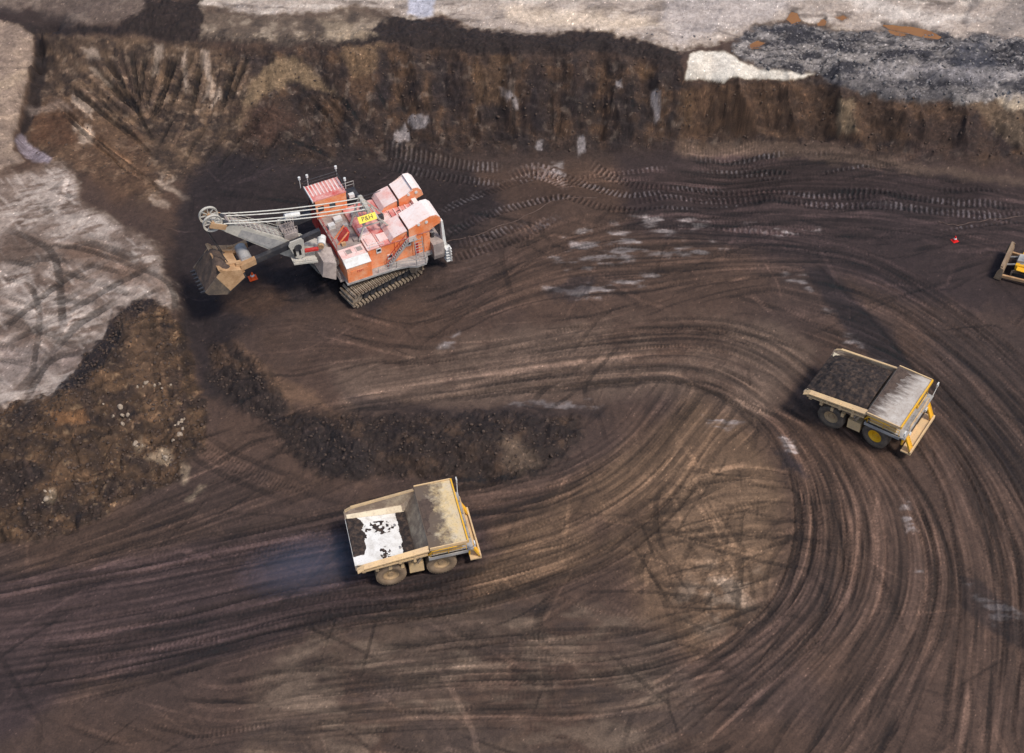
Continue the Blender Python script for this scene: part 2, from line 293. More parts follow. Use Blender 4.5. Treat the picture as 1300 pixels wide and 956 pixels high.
# glossy seep at the corner of the plateau
seep = poly([(19, 178), (26, 168), (33, 172), (36, 182), (50, 192), (66, 202), (62, 208), (44, 206), (26, 196)], 3, .5)
mix(seep, (120, 112, 122)); RGH[:] = RGH + (.25 - RGH) * seep
mix(poly([(30, 132), (60, 128), (84, 130), (90, 140), (60, 140), (36, 148)], 4) * .5, (112, 100, 96))
# dark dug ground in front of the shovel
dark = poly([(232, 245), (262, 195), (300, 190), (360, 205), (420, 205), (520, 200), (600, 215), (640, 260), (570, 330), (470, 400), (430, 380), (330, 400), (300, 420), (290, 500), (262, 500), (240, 440), (228, 380), (215, 330), (222, 290)], 12)
mix(dark * .9, (42, 35, 38)); lump(dark, .09)
mix(poly([(240, 330), (262, 330), (290, 480), (262, 492), (244, 430)], 8) * .8, (46, 37, 38)); mix(poly([(280, 185), (330, 200), (300, 260), (232, 262), (250, 220)], 10) * .7, (42, 35, 38))
mix(poly([(275, 365), (330, 350), (372, 385), (330, 400), (285, 395)], 10) * .6, (82, 62, 50)); mix(poly([(350, 130), (372, 150), (340, 180), (310, 170)], 10) * .4, (80, 60, 52))
# spoil ridge
spoil = poly([(205, 388), (190, 384), (170, 387), (145, 404), (138, 432), (112, 452), (88, 483), (66, 500), (26, 511), (-60, 525), (-60, 690), (0, 690), (70, 682), (140, 650), (220, 610), (262, 570), (262, 510), (240, 450), (226, 410)], 4)
mix(spoil, (68, 53, 43)); mix(spoil * smooth(-.1, .4, -n1 - .5 * n2) * .6, (52, 41, 37)); lump(spoil, .5)
mix(spoil * smooth(.05, .45, n2) * .6, (90, 70, 55)); mix(spoil * smooth(.0, .4, -n2) * .8, (54, 43, 40)); mix(spoil * smooth(.35, .6, n3) * .35, (124, 106, 88))
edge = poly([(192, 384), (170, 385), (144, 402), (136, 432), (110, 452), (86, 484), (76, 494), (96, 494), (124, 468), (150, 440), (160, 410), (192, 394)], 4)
mix(edge * .85, (40, 33, 36)); lump(edge, .4)  # dark band paints the shaded back of the ridge into the soil colour
mix(poly([(98, 490), (118, 492), (118, 530), (106, 536), (104, 512)], 5) * .7, (44, 36, 36)); mix(poly([(-20, 590), (30, 578), (62, 600), (40, 615), (10, 640), (-20, 650)], 6) * .85, (40, 32, 32))  # larger left patch paints a mound's shadow into the soil colour
mix(poly([(62, 520), (100, 520), (110, 535), (70, 540)], 6) * .6, (118, 86, 62)); mix(poly([(150, 400), (200, 396), (212, 470), (200, 540), (170, 490)], 10) * .5, (98, 78, 64))
for p in ([(170, 564), (182, 556), (190, 565), (178, 574)], [(186, 580), (204, 570), (222, 582), (216, 592), (196, 586)], [(52, 625), (64, 616), (68, 634), (56, 640)], [(228, 600), (240, 594), (236, 612), (228, 616)], [(232, 634), (256, 616), (262, 618), (244, 636)]):
    mix(poly(p, 4) * .55, (140, 126, 112))
# dumped rows of ore
berm = poly([(270, 440), (300, 430), (350, 480), (380, 530), (430, 520), (500, 530), (600, 520), (690, 528), (740, 530), (735, 558), (700, 598), (640, 612), (560, 612), (480, 604), (400, 602), (340, 540), (290, 510), (265, 480)], 7)
mix(berm * .95, (50, 40, 37)); lump(berm, .42)
mix(berm * smooth(.1, .5, n2) * .5, (78, 61, 50)); mix(berm * smooth(0, .4, -n2) * .6, (40, 32, 32))
mix(poly([(300, 428), (350, 478), (400, 500), (420, 520), (360, 505), (320, 460)], 7) * .6, (106, 84, 70)); mix(poly([(385, 550), (430, 545), (480, 570), (470, 600), (410, 600), (385, 570)], 8) * .7, (46, 39, 40)); mix(poly([(640, 555), (670, 560), (690, 590), (660, 606), (635, 590)], 8) * .5, (100, 86, 76))
mix(poly([(265, 470), (310, 475), (350, 500), (340, 530), (300, 520), (262, 500)], 8) * .7, (46, 38, 38))
# floor: dusty road, tan turning circle, darker wheelings
band = poly([(420, 470), (520, 445), (640, 418), (760, 405), (880, 395), (980, 410), (1040, 440), (1000, 500), (960, 540), (900, 510), (820, 500), (740, 510), (640, 515), (520, 520), (440, 520)], 14)
mix(band * .65 * smooth(-.6, .3, n1 + .4 * n2), (98, 83, 75))
tan = poly([(820, 560), (880, 500), (950, 540), (990, 600), (1000, 700), (960, 780), (880, 830), (820, 790), (790, 700), (700, 740), (600, 770), (600, 700), (720, 620)], 22)
mix(tan * .8 * smooth(-.9, .1, n1 + .3 * n2), (100, 81, 67))
mix(poly([(860, 600), (960, 590), (990, 650), (970, 740), (900, 760), (850, 700)], 26) * .4, (110, 91, 77))
low = poly([(400, 800), (520, 780), (680, 760), (820, 780), (860, 840), (900, 900), (900, 990), (300, 990), (320, 860)], 16)
mix(low * .4 * smooth(-.6, .3, n1 + .5 * n2), (92, 79, 70)); mix(low * smooth(.05, .4, fbm(GX * .22, GY * .5, 5, 74)) * .35, (116, 102, 92)); mix(low * smooth(.05, .4, -fbm(GX * .22, GY * .5, 5, 74)) * .6, (66, 55, 52))
mix(poly([(880, 720), (960, 720), (950, 780), (900, 800), (860, 770)], 20) * .4 * smooth(-.2, .4, n2), (140, 128, 120))
lowl = poly([(-60, 740), (100, 715), (300, 680), (440, 660), (600, 650), (640, 700), (500, 770), (300, 830), (100, 870), (-60, 990)], 14)
mix(lowl * .7, (58, 47, 50)); mix(poly([(1020, 560), (1200, 560), (1320, 600), (1320, 990), (1000, 990), (1090, 860), (1100, 700)], 25) * .4, (82, 66, 60))
mix(poly([(1180, 420), (1320, 420), (1320, 640), (1230, 580)], 18) * .5, (58, 48, 46))
upr = poly([(780, 195), (1000, 186), (1320, 220), (1320, 400), (1150, 380), (1000, 330), (800, 290)], 16)
mix(upr * .8, (49, 40, 43)); mix(poly([(860, 180), (1000, 178), (1100, 196), (1300, 226), (1300, 236), (1100, 212), (980, 196), (860, 198)], 5) * .4, (104, 88, 78))
# wet sheets
WET = np.zeros(NV, np.float32)
for p in ([(715, 300), (760, 290), (800, 296), (850, 300), (880, 315), (820, 322), (780, 330), (730, 322)], [(700, 328), (790, 316), (850, 308), (880, 312), (800, 330), (720, 342)], [(770, 280), (860, 276), (900, 288), (840, 294)], [(940, 288), (1000, 290), (1040, 296), (1000, 298)],
          [(860, 320), (905, 306), (920, 312), (880, 330)], [(690, 365), (740, 355), (770, 366), (730, 380)], [(590, 330), (625, 326), (620, 345), (596, 340)], [(1050, 395), (1066, 404), (1092, 440), (1104, 446), (1140, 470), (1120, 470), (1080, 440)], [(996, 348), (1026, 352), (1030, 370), (1016, 364)],
          [(640, 515), (700, 512), (740, 508), (770, 512), (700, 518)], [(985, 548), (1012, 560), (1018, 582), (1000, 580)], [(1148, 620), (1156, 640), (1164, 672), (1156, 676), (1148, 648)], [(1164, 700), (1170, 698), (1166, 738), (1160, 736)], [(895, 530), (940, 526), (945, 534), (900, 548)], [(680, 205), (712, 205), (716, 225), (700, 232)],
          [(560, 430), (584, 424), (572, 440), (560, 442)], [(1222, 742), (1245, 742), (1300, 780), (1310, 800), (1270, 790), (1250, 770)],
          [(720, 375), (760, 365), (830, 348), (838, 352), (770, 380)]):
    WET = np.maximum(WET, poly(p, 5))
wn = smooth(-.1, .35, fbm(GX * .35 + GY * .2, GY * 1.1, 4, 78)); WET *= wn
mix(np.clip(WET * 1.3, 0, 1) * .75, (128, 121, 123)); RGH -= WET * .35
mix(poly([(1020, 340), (1050, 340), (1130, 420), (1160, 470), (1130, 470), (1080, 430)], 6, .5) * .85, (42, 35, 38)); mix(poly([(1216, 730), (1240, 735), (1310, 790), (1310, 830), (1260, 800), (1220, 770)], 4, .4) * .6, (42, 35, 36)); mix(poly([(690, 372), (720, 352), (762, 352), (748, 374), (720, 386)], 5) * .65, (40, 34, 37)); mix(poly([(440, 500), (560, 520), (700, 512), (772, 512), (770, 528), (690, 532), (560, 530), (450, 522)], 5) * .5, (44, 37, 39))
mix(poly([(990, 570), (1020, 590), (1030, 605), (1000, 595)], 5) * .85, (44, 38, 42))

# ---------------------------------------------------------------- wheelings, ruts and crawler marks
def spline(pts, step=0.07, z=0.0):
    P = np.array([at(p[0], p[1], z)[:2] for p in pts])
    P = np.vstack([2 * P[0] - P[1], P, 2 * P[-1] - P[-2]]); o_ = []
    for i in range(1, len(P) - 2):
        t = np.linspace(0, 1, 40, endpoint=False)[:, None]; a, b, c, d = P[i - 1:i + 3]
        o_.append(.5 * (2 * b + (c - a) * t + (2 * a - 5 * b + 4 * c - d) * t ** 2 + (3 * b - a - 3 * c + d) * t ** 3))
    o_ = np.vstack(o_ + [P[-2][None]])
    s = np.concatenate([[0], np.cumsum(np.linalg.norm(np.diff(o_, axis=0), axis=1))])
    k = np.arange(0, s[-1], step)
    return np.stack([np.interp(k, s, o_[:, 0]), np.interp(k, s, o_[:, 1])], 1), k
def on_slope(pts):
    o_ = []
    for px, py in pts:
        z = 5.0
        for _ in range(25):
            p = at(px, py, z); z = .5 * z + .5 * float(land(p[0], p[1]))
        o_.append(at(px, py, z)[:2])
    P = np.array(o_); s = np.concatenate([[0], np.cumsum(np.linalg.norm(np.diff(P, axis=0), axis=1))]); k = np.arange(0, s[-1], .06)
    ker = np.ones(25) / 25
    X = np.interp(k, s, P[:, 0]); Y = np.interp(k, s, P[:, 1])
    if len(X) > 60:
        X = np.convolve(np.pad(X, 12, 'edge'), ker, 'valid'); Y = np.convolve(np.pad(Y, 12, 'edge'), ker, 'valid')
    return np.stack([X, Y], 1), k
def lerp_pts(a, b, n_=8): return [(a[0] + (b[0] - a[0]) * i / n_, a[1] + (b[1] - a[1]) * i / n_) for i in range(n_ + 1)]
ax_i, ay_i = np.arange(NX), np.arange(NY)
def cells(x, y):
    ix = np.rint(np.interp(x, XS, ax_i)).astype(np.int64); iy = np.rint(np.interp(y, YS, ay_i)).astype(np.int64)
    return iy * NX + ix
def ribbon(P, s, width, off=0.0):
    T = np.gradient(P, axis=0); T /= np.linalg.norm(T, axis=1)[:, None] + 1e-9
    N = np.stack([-T[:, 1], T[:, 0]], 1)
    lat = np.arange(-width / 2, width / 2 + .01, .07)
    X = P[:, None, :] + N[:, None, :] * (lat + off)[None, :, None]
    id_, first = np.unique(cells(X[..., 0].ravel(), X[..., 1].ravel()), return_index=True)
    L = np.broadcast_to(lat[None], X.shape[:2]).ravel()[first]; S = np.broadcast_to(s[:, None], X.shape[:2]).ravel()[first]
    return id_, L / (width / 2), S
def rut(P, s, width=1.1, off=0.0, tone=-.15, depth=.05, tread='tyre', strength=1.0, seed=0):
    id_, l, S = ribbon(P, s, width * 1.35, off); l = l * 1.35
    end = np.clip(np.minimum(S, s[-1] - S) / 3.0, 0, 1)
    core = smooth(1.08, .85, np.abs(l)) * end * strength
    worn = np.clip(.75 + .6 * vnoise(S * .22 + seed * 3.1, np.full_like(S, seed * 1.7), seed), .15, 1.2)
    lip = np.exp(-((np.abs(l) - 1.12) / .16) ** 2) * end * strength
    TONE[id_] += tone * core * worn
    DET[id_] += -depth * core + depth * .8 * lip
    if tread == 'tyre':
        ph = np.sin((S / .62 + np.abs(l) * .55) * 2 * np.pi); DET[id_] += .02 * ph * core * worn; TONE[id_] += .09 * ph * core * worn
    elif tread == 'shoe':
        ph = np.sin(S / .78 * 2 * np.pi); q = np.clip(ph * 1.8, -1, 1)
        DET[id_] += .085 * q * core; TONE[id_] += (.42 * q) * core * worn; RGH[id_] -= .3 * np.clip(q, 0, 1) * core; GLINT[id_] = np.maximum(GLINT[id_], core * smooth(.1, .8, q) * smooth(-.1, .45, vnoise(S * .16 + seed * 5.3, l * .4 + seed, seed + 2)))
    elif tread == 'fine':
        ph = np.sin(S / .5 * 2 * np.pi); DET[id_] += .03 * ph * core * worn; TONE[id_] += .16 * ph * core * worn
def path(pts, gauge=0.0, **k):
    P, s = spline(pts)
    for off in ((-gauge / 2, gauge / 2) if gauge else (0,)):
        rut(P, s, off=off, **k)
GLINT = np.zeros(NV, np.float32)
FLOW = np.zeros((NV, 2), np.float32); HASF = np.zeros(NV, bool)
def bundle(A, B, amp=.3, ntr=10, dark=.5, relief=.05, seed=0, tone_bias=0.0, tread='tyre', trk=(-.42, .3)):
    a, sa = spline(A, .2); b, sb = spline(B, .2)
    m = int(max(sa[-1], sb[-1]) / .075); k = np.linspace(0, 1, m)
    def rs(p, s): return np.stack([np.interp(k * s[-1], s, p[:, 0]), np.interp(k * s[-1], s, p[:, 1])], 1)
    a, b = rs(a, sa), rs(b, sb); wmax = np.linalg.norm(a - b, axis=1).max(); wm = np.linalg.norm(a - b, axis=1).mean()
    t = np.linspace(0, 1, int(wmax / .075))
    X = a[:, None] + (b - a)[:, None] * t[None, :, None]
    id_, first = np.unique(cells(X[..., 0].ravel(), X[..., 1].ravel()), return_index=True)
    tt = np.broadcast_to(t[None], X.shape[:2]).ravel()[first]; ss = np.broadcast_to((k * max(sa[-1], sb[-1]))[:, None], X.shape[:2]).ravel()[first]
    L = max(sa[-1], sb[-1])
    edge_ = smooth(0, .12, tt) * smooth(1, .88, tt) * smooth(0, 5, ss) * smooth(L, L - 5, ss)
    tw = tt * wm + .25 * fbm(ss * .08, tt * 3, 2, seed + 9)
    nz = .2 * vnoise(tw / 2.6, ss / 26, seed) + .3 * vnoise(tw / 1.1, ss / 22, seed + 1) + .42 * vnoise(tw / .5, ss / 16, seed + 2) + .42 * vnoise(tw / .27, ss / 9, seed + 3)
    TONE[id_] += (amp * nz * 1.8 + tone_bias) * edge_
    DET[id_] += relief * (.6 * nz + .25 * vnoise(tw / .35, ss / 8, seed + 4)) * edge_
    dX = np.gradient(X, axis=0).reshape(-1, 2)[first]; dX /= np.linalg.norm(dX, axis=1)[:, None] + 1e-9; FLOW[id_] = dX; HASF[id_] = True
    r_ = random.Random(seed)
    for i in range(int(ntr * 2.2)):
        q = r_.random(); q2 = min(1, max(0, q + r_.uniform(-.16, .16)))
        k0 = r_.uniform(0, .35); k1 = r_.uniform(.6, 1)
        P = a + (b - a) * (q + (q2 - q) * k)[:, None]; sl_ = slice(int(k0 * m), int(k1 * m)); P = P[sl_]
        s = np.concatenate([[0], np.cumsum(np.linalg.norm(np.diff(P, axis=0), axis=1))])
        rut(P, s, width=r_.uniform(.25, .95), tone=(trk[0] if r_.random() < dark else trk[1]) * r_.uniform(.4, 1), depth=r_.uniform(.02, .07), seed=i, tread=tread)

bundle([(-60, 735), (150, 700), (300, 672), (440, 640), (600, 615), (700, 590), (775, 548), (815, 500), (830, 470)], [(-60, 890), (200, 850), (400, 800), (600, 775), (760, 725), (860, 650), (915, 570), (950, 530), (960, 505)], .34, 34, .62, .06, 1)
bundle([(-60, 820), (200, 790), (420, 745), (600, 712), (700, 690)], [(-60, 930), (150, 880), (400, 812), (620, 770), (760, 715)], .26, 10, .7, .04, 2, -.06)
bundle([(440, 470), (600, 440), (760, 412), (900, 402), (1000, 430), (1080, 500), (1140, 600)], [(440, 528), (600, 508), (760, 492), (860, 488), (930, 520), (985, 580), (1000, 640)], .22, 22, .5, .04, 3)
bundle([(880, 500), (950, 525), (990, 580), (1004, 640), (1000, 700), (975, 760), (920, 810), (850, 855), (760, 910)], [(1090, 520), (1150, 590), (1195, 660), (1213, 730), (1205, 800), (1178, 870), (1130, 980)], .36, 34, .6, .06, 4)
bundle([(1110, 500), (1180, 600), (1208, 700), (1212, 800), (1190, 980)], [(1190, 420), (1300, 530), (1400, 660), (1430, 800), (1420, 980)], .34, 26, .7, .06, 5, -.05)
bundle([(930, 300), (1080, 312), (1200, 372), (1300, 452), (1400, 560)], [(1010, 425), (1110, 470), (1190, 530), (1270, 630), (1330, 740)], .3, 18, .6, .05, 6)
bundle([(840, 188), (1000, 186), (1150, 206), (1300, 238), (1380, 250)], [(800, 300), (1000, 284), (1150, 296), (1300, 330), (1380, 345)], .34, 6, .6, .06, 7)
bundle([(640, 330), (760, 285), (860, 270), (1000, 285), (1120, 310)], [(560, 430), (680, 390), (800, 380), (900, 360), (1040, 345)], .34, 10, .5, .06, 8)
bundle([(-60, 720), (100, 660), (230, 600), (300, 560)], [(-60, 770), (150, 715), (330, 660), (450, 622)], .3, 10, .5, .05, 9)
bundle([(470, 820), (640, 800), (800, 795), (900, 760)], [(200, 960), (500, 930), (760, 920), (950, 880)], .34, 12, .6, .05, 10)
bundle([(430, 640), (560, 612), (690, 600), (750, 570)], [(440, 680), (580, 655), (700, 640), (800, 580)], .25, 6, .6, .04, 11)
bundle([(880, 130 + 470), (940, 590), (1000, 600)], [(850, 760), (930, 750), (1000, 720)], .2, 10, .4, .03, 12)
bundle([(290, 400), (370, 390), (440, 420)], [(380, 520), (430, 500), (480, 470)], .2, 0, .6, .06, 14)
bundle([(380, 400), (420, 385), (470, 350)], [(330, 330), (370, 330), (410, 310)], .35, 0, .6, .07, 15)
bundle([(560, 350), (640, 320), (700, 290)], [(500, 430), (590, 400), (660, 360)], .3, 0, .6, .05, 16)
# crawler marks of the shovel
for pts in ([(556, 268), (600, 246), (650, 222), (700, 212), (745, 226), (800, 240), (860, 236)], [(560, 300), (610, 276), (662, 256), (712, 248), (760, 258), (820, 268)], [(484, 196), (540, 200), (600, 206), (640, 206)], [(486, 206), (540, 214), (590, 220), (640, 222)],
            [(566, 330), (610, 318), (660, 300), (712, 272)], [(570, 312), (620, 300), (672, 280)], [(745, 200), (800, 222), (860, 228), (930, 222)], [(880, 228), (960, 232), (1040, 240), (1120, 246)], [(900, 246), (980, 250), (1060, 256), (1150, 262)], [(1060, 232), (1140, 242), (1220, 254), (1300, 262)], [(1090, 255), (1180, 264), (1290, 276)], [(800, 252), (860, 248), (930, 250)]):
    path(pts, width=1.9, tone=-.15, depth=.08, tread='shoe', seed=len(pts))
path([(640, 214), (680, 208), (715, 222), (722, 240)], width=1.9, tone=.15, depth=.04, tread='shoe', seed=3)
# fine crossing lines of tyres and dozers
for i, pts in enumerate([[(500, 440), (580, 380), (660, 310), (720, 280), (850, 250)], [(520, 446), (610, 385), (690, 320), (770, 290), (880, 275)], [(560, 410), (640, 350), (700, 335), (760, 340), (830, 330)], [(700, 345), (760, 380), (800, 400)], [(745, 350), (830, 400)], [(690, 320), (780, 312), (880, 320), (960, 330)],
             [(850, 276), (960, 284), (1060, 300), (1150, 330)], [(980, 300), (1040, 340), (1120, 420), (1170, 480)], [(1030, 330), (1100, 400), (1160, 470)], [(0, 700), (100, 655), (200, 610), (250, 590)], [(100, 690), (190, 650), (270, 600)], [(215, 400), (218, 460), (225, 530), (260, 575), (330, 605), (450, 645)], [(232, 460), (240, 530), (290, 570), (380, 600)],
             [(330, 600), (350, 575), (370, 560)], [(880, 620), (940, 690), (960, 780)], [(850, 690), (900, 760), (930, 800)], [(870, 740), (940, 700), (1000, 650)], [(850, 620), (930, 610), (1000, 625)], [(860, 660), (930, 640), (1000, 660)], [(870, 700), (930, 670), (1000, 690)],
             [(560, 860), (600, 800), (640, 780)], [(640, 900), (650, 820), (650, 780)], [(672, 900), (680, 800), (690, 770)], [(700, 900), (690, 820), (684, 780), (710, 740)], [(720, 800), (600, 880)], [(540, 770), (640, 840), (700, 870)], [(700, 735), (790, 720), (850, 745), (880, 800)], [(760, 760), (800, 780), (860, 830)], [(430, 850), (520, 830), (700, 800), (850, 800)],
             [(1000, 560), (1040, 600), (1060, 680), (1040, 800)], [(760, 690), (820, 700), (880, 690)], [(1020, 430), (1160, 370), (1240, 350)], [(960, 420), (1080, 390), (1200, 360)]]):
    path(pts, width=random.Random(i).uniform(.5, 1.2), tone=(-.3 if i % 3 else .22), depth=.04, tread='fine' if i % 2 else 'tyre', seed=i, strength=.9)
# tracks on the clay bench
zb = 3.0
for i, pts in enumerate([[(40, 320), (90, 296), (118, 268)], [(60, 312), (110, 318), (170, 340), (215, 362), (222, 400)], [(80, 300), (150, 320), (205, 352)], [(0, 350), (60, 330), (150, 345), (210, 365)], [(0, 380), (70, 400), (140, 400)], [(0, 420), (90, 350), (140, 330)], [(20, 500), (90, 420), (150, 380)], [(0, 460), (80, 450), (120, 440)],
                         [(10, 400), (60, 440), (90, 470)], [(0, 290), (40, 305), (70, 330), (80, 420)], [(0, 440), (60, 410), (150, 360), (200, 340)], [(30, 510), (60, 460), (100, 440)], [(120, 290), (160, 350), (170, 380)], [(0, 330), (80, 345), (180, 380)], [(40, 480), (50, 400), (30, 340)], [(0, 405), (100, 430), (130, 425)], [(60, 380), (120, 350), (200, 325)]]):
    P, s = spline(pts, z=zb); rut(P, s, width=random.Random(i).uniform(.8, 1.6), tone=-.62 if i % 4 else .25, depth=.07, tread='fine' if i % 2 else 'tyre', seed=i)
rb = random.Random(3)
for i in range(60):
    x, y = rb.uniform(-10, 210), rb.uniform(215, 510); a = rb.choice([rb.gauss(.5, .3), rb.gauss(-.6, .3), rb.gauss(0, .3)]); l_ = rb.uniform(20, 70)
    P, s = spline([(x - l_ * math.cos(a), y - l_ * .6 * math.sin(a)), (x, y + rb.uniform(-4, 4)), (x + l_ * math.cos(a), y + l_ * .6 * math.sin(a))], z=zb)
    ok = bench[cells(P[:, 0], P[:, 1])] > .5
    if ok.sum() > 40: P = P[ok]; rut(P, np.arange(len(P)) * .07, width=rb.uniform(.4, 1.5), tone=rb.choice([-.6, -.4, -.3, .3]), depth=.05, tread=rb.choice(['fine', 'tyre', 'none']), seed=i % 16)
# dozer grooves fanning over the ramp (laid on the slope, so heights are followed point by point)
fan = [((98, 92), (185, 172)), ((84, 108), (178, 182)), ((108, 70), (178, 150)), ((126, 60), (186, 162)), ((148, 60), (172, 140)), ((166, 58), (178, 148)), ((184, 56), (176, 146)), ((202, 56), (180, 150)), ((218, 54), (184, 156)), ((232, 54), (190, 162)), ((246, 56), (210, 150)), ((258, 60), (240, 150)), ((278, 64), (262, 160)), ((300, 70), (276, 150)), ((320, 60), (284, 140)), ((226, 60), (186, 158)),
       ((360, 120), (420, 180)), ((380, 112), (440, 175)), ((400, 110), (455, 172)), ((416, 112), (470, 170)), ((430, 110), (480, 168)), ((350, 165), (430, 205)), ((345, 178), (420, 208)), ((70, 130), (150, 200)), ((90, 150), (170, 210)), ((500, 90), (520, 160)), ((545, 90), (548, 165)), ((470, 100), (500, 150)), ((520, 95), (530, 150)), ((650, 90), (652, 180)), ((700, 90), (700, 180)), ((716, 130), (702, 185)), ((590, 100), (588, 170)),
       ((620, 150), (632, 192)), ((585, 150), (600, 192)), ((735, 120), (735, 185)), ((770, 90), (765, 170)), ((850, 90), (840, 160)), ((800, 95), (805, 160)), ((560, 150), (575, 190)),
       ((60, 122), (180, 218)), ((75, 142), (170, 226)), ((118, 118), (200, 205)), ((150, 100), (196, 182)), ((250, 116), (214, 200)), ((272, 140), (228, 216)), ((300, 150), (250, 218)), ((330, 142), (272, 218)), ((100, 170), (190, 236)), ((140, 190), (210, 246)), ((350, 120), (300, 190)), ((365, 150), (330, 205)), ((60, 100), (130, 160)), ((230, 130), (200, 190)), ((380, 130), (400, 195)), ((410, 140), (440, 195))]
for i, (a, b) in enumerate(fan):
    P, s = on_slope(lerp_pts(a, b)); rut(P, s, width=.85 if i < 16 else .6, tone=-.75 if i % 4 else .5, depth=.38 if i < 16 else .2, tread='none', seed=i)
    if i < 16: rut(P, s, width=.6, off=.95, tone=.5, depth=-.14, tread='none', seed=i + 40)  # raised pale lip, a highlight painted beside each main groove

# low windrow along the haul road, and the polished turn of the shovel's crawlers
path([(-40, 764), (0, 757), (70, 742), (150, 728), (230, 712), (330, 690), (445, 668)], width=.6, tone=.75, depth=-.12, tread='none', seed=2)
path([(-40, 756), (0, 750), (70, 735), (150, 722), (230, 706), (330, 684), (445, 662)], width=1.0, tone=-.35, depth=.05, tread='none', seed=5)
for off in (0, 8): path([(640, 216 + off), (676, 206 + off), (704, 212 + off), (722, 228 + off)], width=2.0, tone=.3, depth=.04, tread='shoe', seed=3)  # glint of the polished bars painted in as a paler tone
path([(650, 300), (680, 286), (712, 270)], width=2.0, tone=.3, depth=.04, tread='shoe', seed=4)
# the wheeled way that comes down over the spoil
for off, wd, tn in ((0, 2.4, .35), (-1.9, .9, -.5), (1.9, .9, -.5), (-.7, .5, -.3), (.7, .5, -.3)):
    P, s = on_slope([(214, 372), (212, 400), (214, 440), (218, 480), (224, 525), (240, 556), (280, 584), (330, 606), (400, 632)]); rut(P, s, width=wd, off=off, tone=tn, depth=.06, tread='fine', seed=3)
# closely laid dozer marks on the floor under the right-hand face
dz = np.nonzero(poly([(860, 190), (1000, 190), (1300, 232), (1310, 330), (1100, 310), (900, 300), (780, 280), (740, 240)], 8) > .5)[0]
for i in range(150):
    c0 = rng.choice(dz); a = rng.normal(-.03, .1); l_ = rng.uniform(2, 9); k = np.arange(-l_, l_, .07)
    P = np.stack([GX[c0] + k, GY[c0] + k * math.tan(a) + .01 * k * k * rng.normal(0, 1)], 1); rut(P, k + l_, width=rng.uniform(.4, 1.1), tone=rng.choice([.45, -.5, .25, -.35]), depth=.05, seed=i % 16, tread='fine' if i % 8 else 'shoe')
# push marks over the spoil
sp_ = np.nonzero(spoil > .7)[0]
for i in range(90):
    c0 = rng.choice(sp_); a = rng.choice([.75, .55, -1.2]) + rng.normal(0, .2); l_ = rng.uniform(1.5, 5); k = np.arange(-l_, l_, .07)
    P = np.stack([GX[c0] + k * math.cos(a), GY[c0] + k * math.sin(a)], 1); rut(P, k + l_, width=rng.uniform(.3, .9), tone=rng.choice([.35, -.5, -.4]), depth=.1, seed=i % 16, tread='none')
isl = np.nonzero(poly([(850, 600), (950, 570), (1000, 640), (980, 740), (900, 800), (830, 780), (800, 700)], 8) > .5)[0]
for i in range(70):
    c0 = rng.choice(isl); a = rng.uniform(-.6, .6) if rng.random() < .6 else rng.uniform(.8, 2.2); l_ = rng.uniform(3, 9); k = np.arange(-l_, l_, .07); cv = rng.normal(0, .02)
    P = np.stack([GX[c0] + k * math.cos(a) - cv * k * k * math.sin(a), GY[c0] + k * math.sin(a) + cv * k * k * math.cos(a)], 1); rut(P, k + l_, width=rng.uniform(.25, .9), tone=rng.choice([.35, -.5, -.35]), depth=.04, seed=i % 16, tread='tyre' if i % 2 else 'fine')
# pale scratches where bucket teeth and dozer blades have scraped the dark ore
sg_ = np.nonzero((dark > .6) | (poly([(330, 395), (440, 390), (470, 420), (430, 470), (360, 450), (320, 420)], 8) > .5))[0]
for i in range(170):
    c0 = rng.choice(sg_); a = rng.choice([.45, .6, .2, -.5]) + rng.normal(0, .15); l_ = rng.uniform(.8, 3.5); k = np.arange(-l_, l_, .07)
    P = np.stack([GX[c0] + k * math.cos(a), GY[c0] + k * math.sin(a) + .02 * k * k], 1); rut(P, k + l_, width=rng.uniform(.14, .4), tone=rng.uniform(.2, .7) if rng.random() < .65 else -.4, depth=.04, seed=i % 16, tread='none')
# countless shorter marks of wheels and dozer tracks, following the traffic
fa = 1.2 * fbm(GX * .03, GY * .03, 3, 120) + .1
dflt = np.stack([np.cos(fa), np.sin(fa)], 1); FLOW[~HASF] = dflt[~HASF]
flat = (np.abs(HZ) < .5) & (U > -40) & (U < 1340) & (V > 190) & (V < 1000) & (slope < .2)
NS = 1500; st_ = rng.choice(np.nonzero(flat)[0], NS); pos = np.stack([GX[st_], GY[st_]], 1); pos0 = pos.copy(); trail = [pos0.copy()]
turn = np.where(rng.random(NS) < .2, rng.uniform(-1.3, 1.3, NS), rng.normal(0, .07, NS)); c_, s_ = np.cos(turn), np.sin(turn); prev = None
for k in range(70):
    fl_ = FLOW[cells(pos[:, 0], pos[:, 1])]; v_ = np.stack([fl_[:, 0] * c_ - fl_[:, 1] * s_, fl_[:, 0] * s_ + fl_[:, 1] * c_], 1)
    if prev is not None:
        v_ *= np.sign((v_ * prev).sum(1))[:, None]; v_ = prev * .8 + v_ * .2
    v_ /= np.linalg.norm(v_, axis=1)[:, None] + 1e-9; prev = v_; pos = pos + v_ * .25; trail.append(pos.copy())
trail = np.stack(trail, 1)
for i in range(NS):
    n_ = int(rng.integers(16, 70)); P = trail[i, :n_]; k = np.arange(0, (n_ - 1) * .25, .07)
    P = np.stack([np.interp(k, np.arange(n_) * .25, P[:, 0]), np.interp(k, np.arange(n_) * .25, P[:, 1])], 1)
    rut(P, k, width=rng.uniform(.2, .9), tone=(-.55 if rng.random() < .6 else .42) * rng.uniform(.3, 1), depth=rng.uniform(.02, .06), seed=i % 16, tread=('tyre', 'fine', 'none')[i % 3])
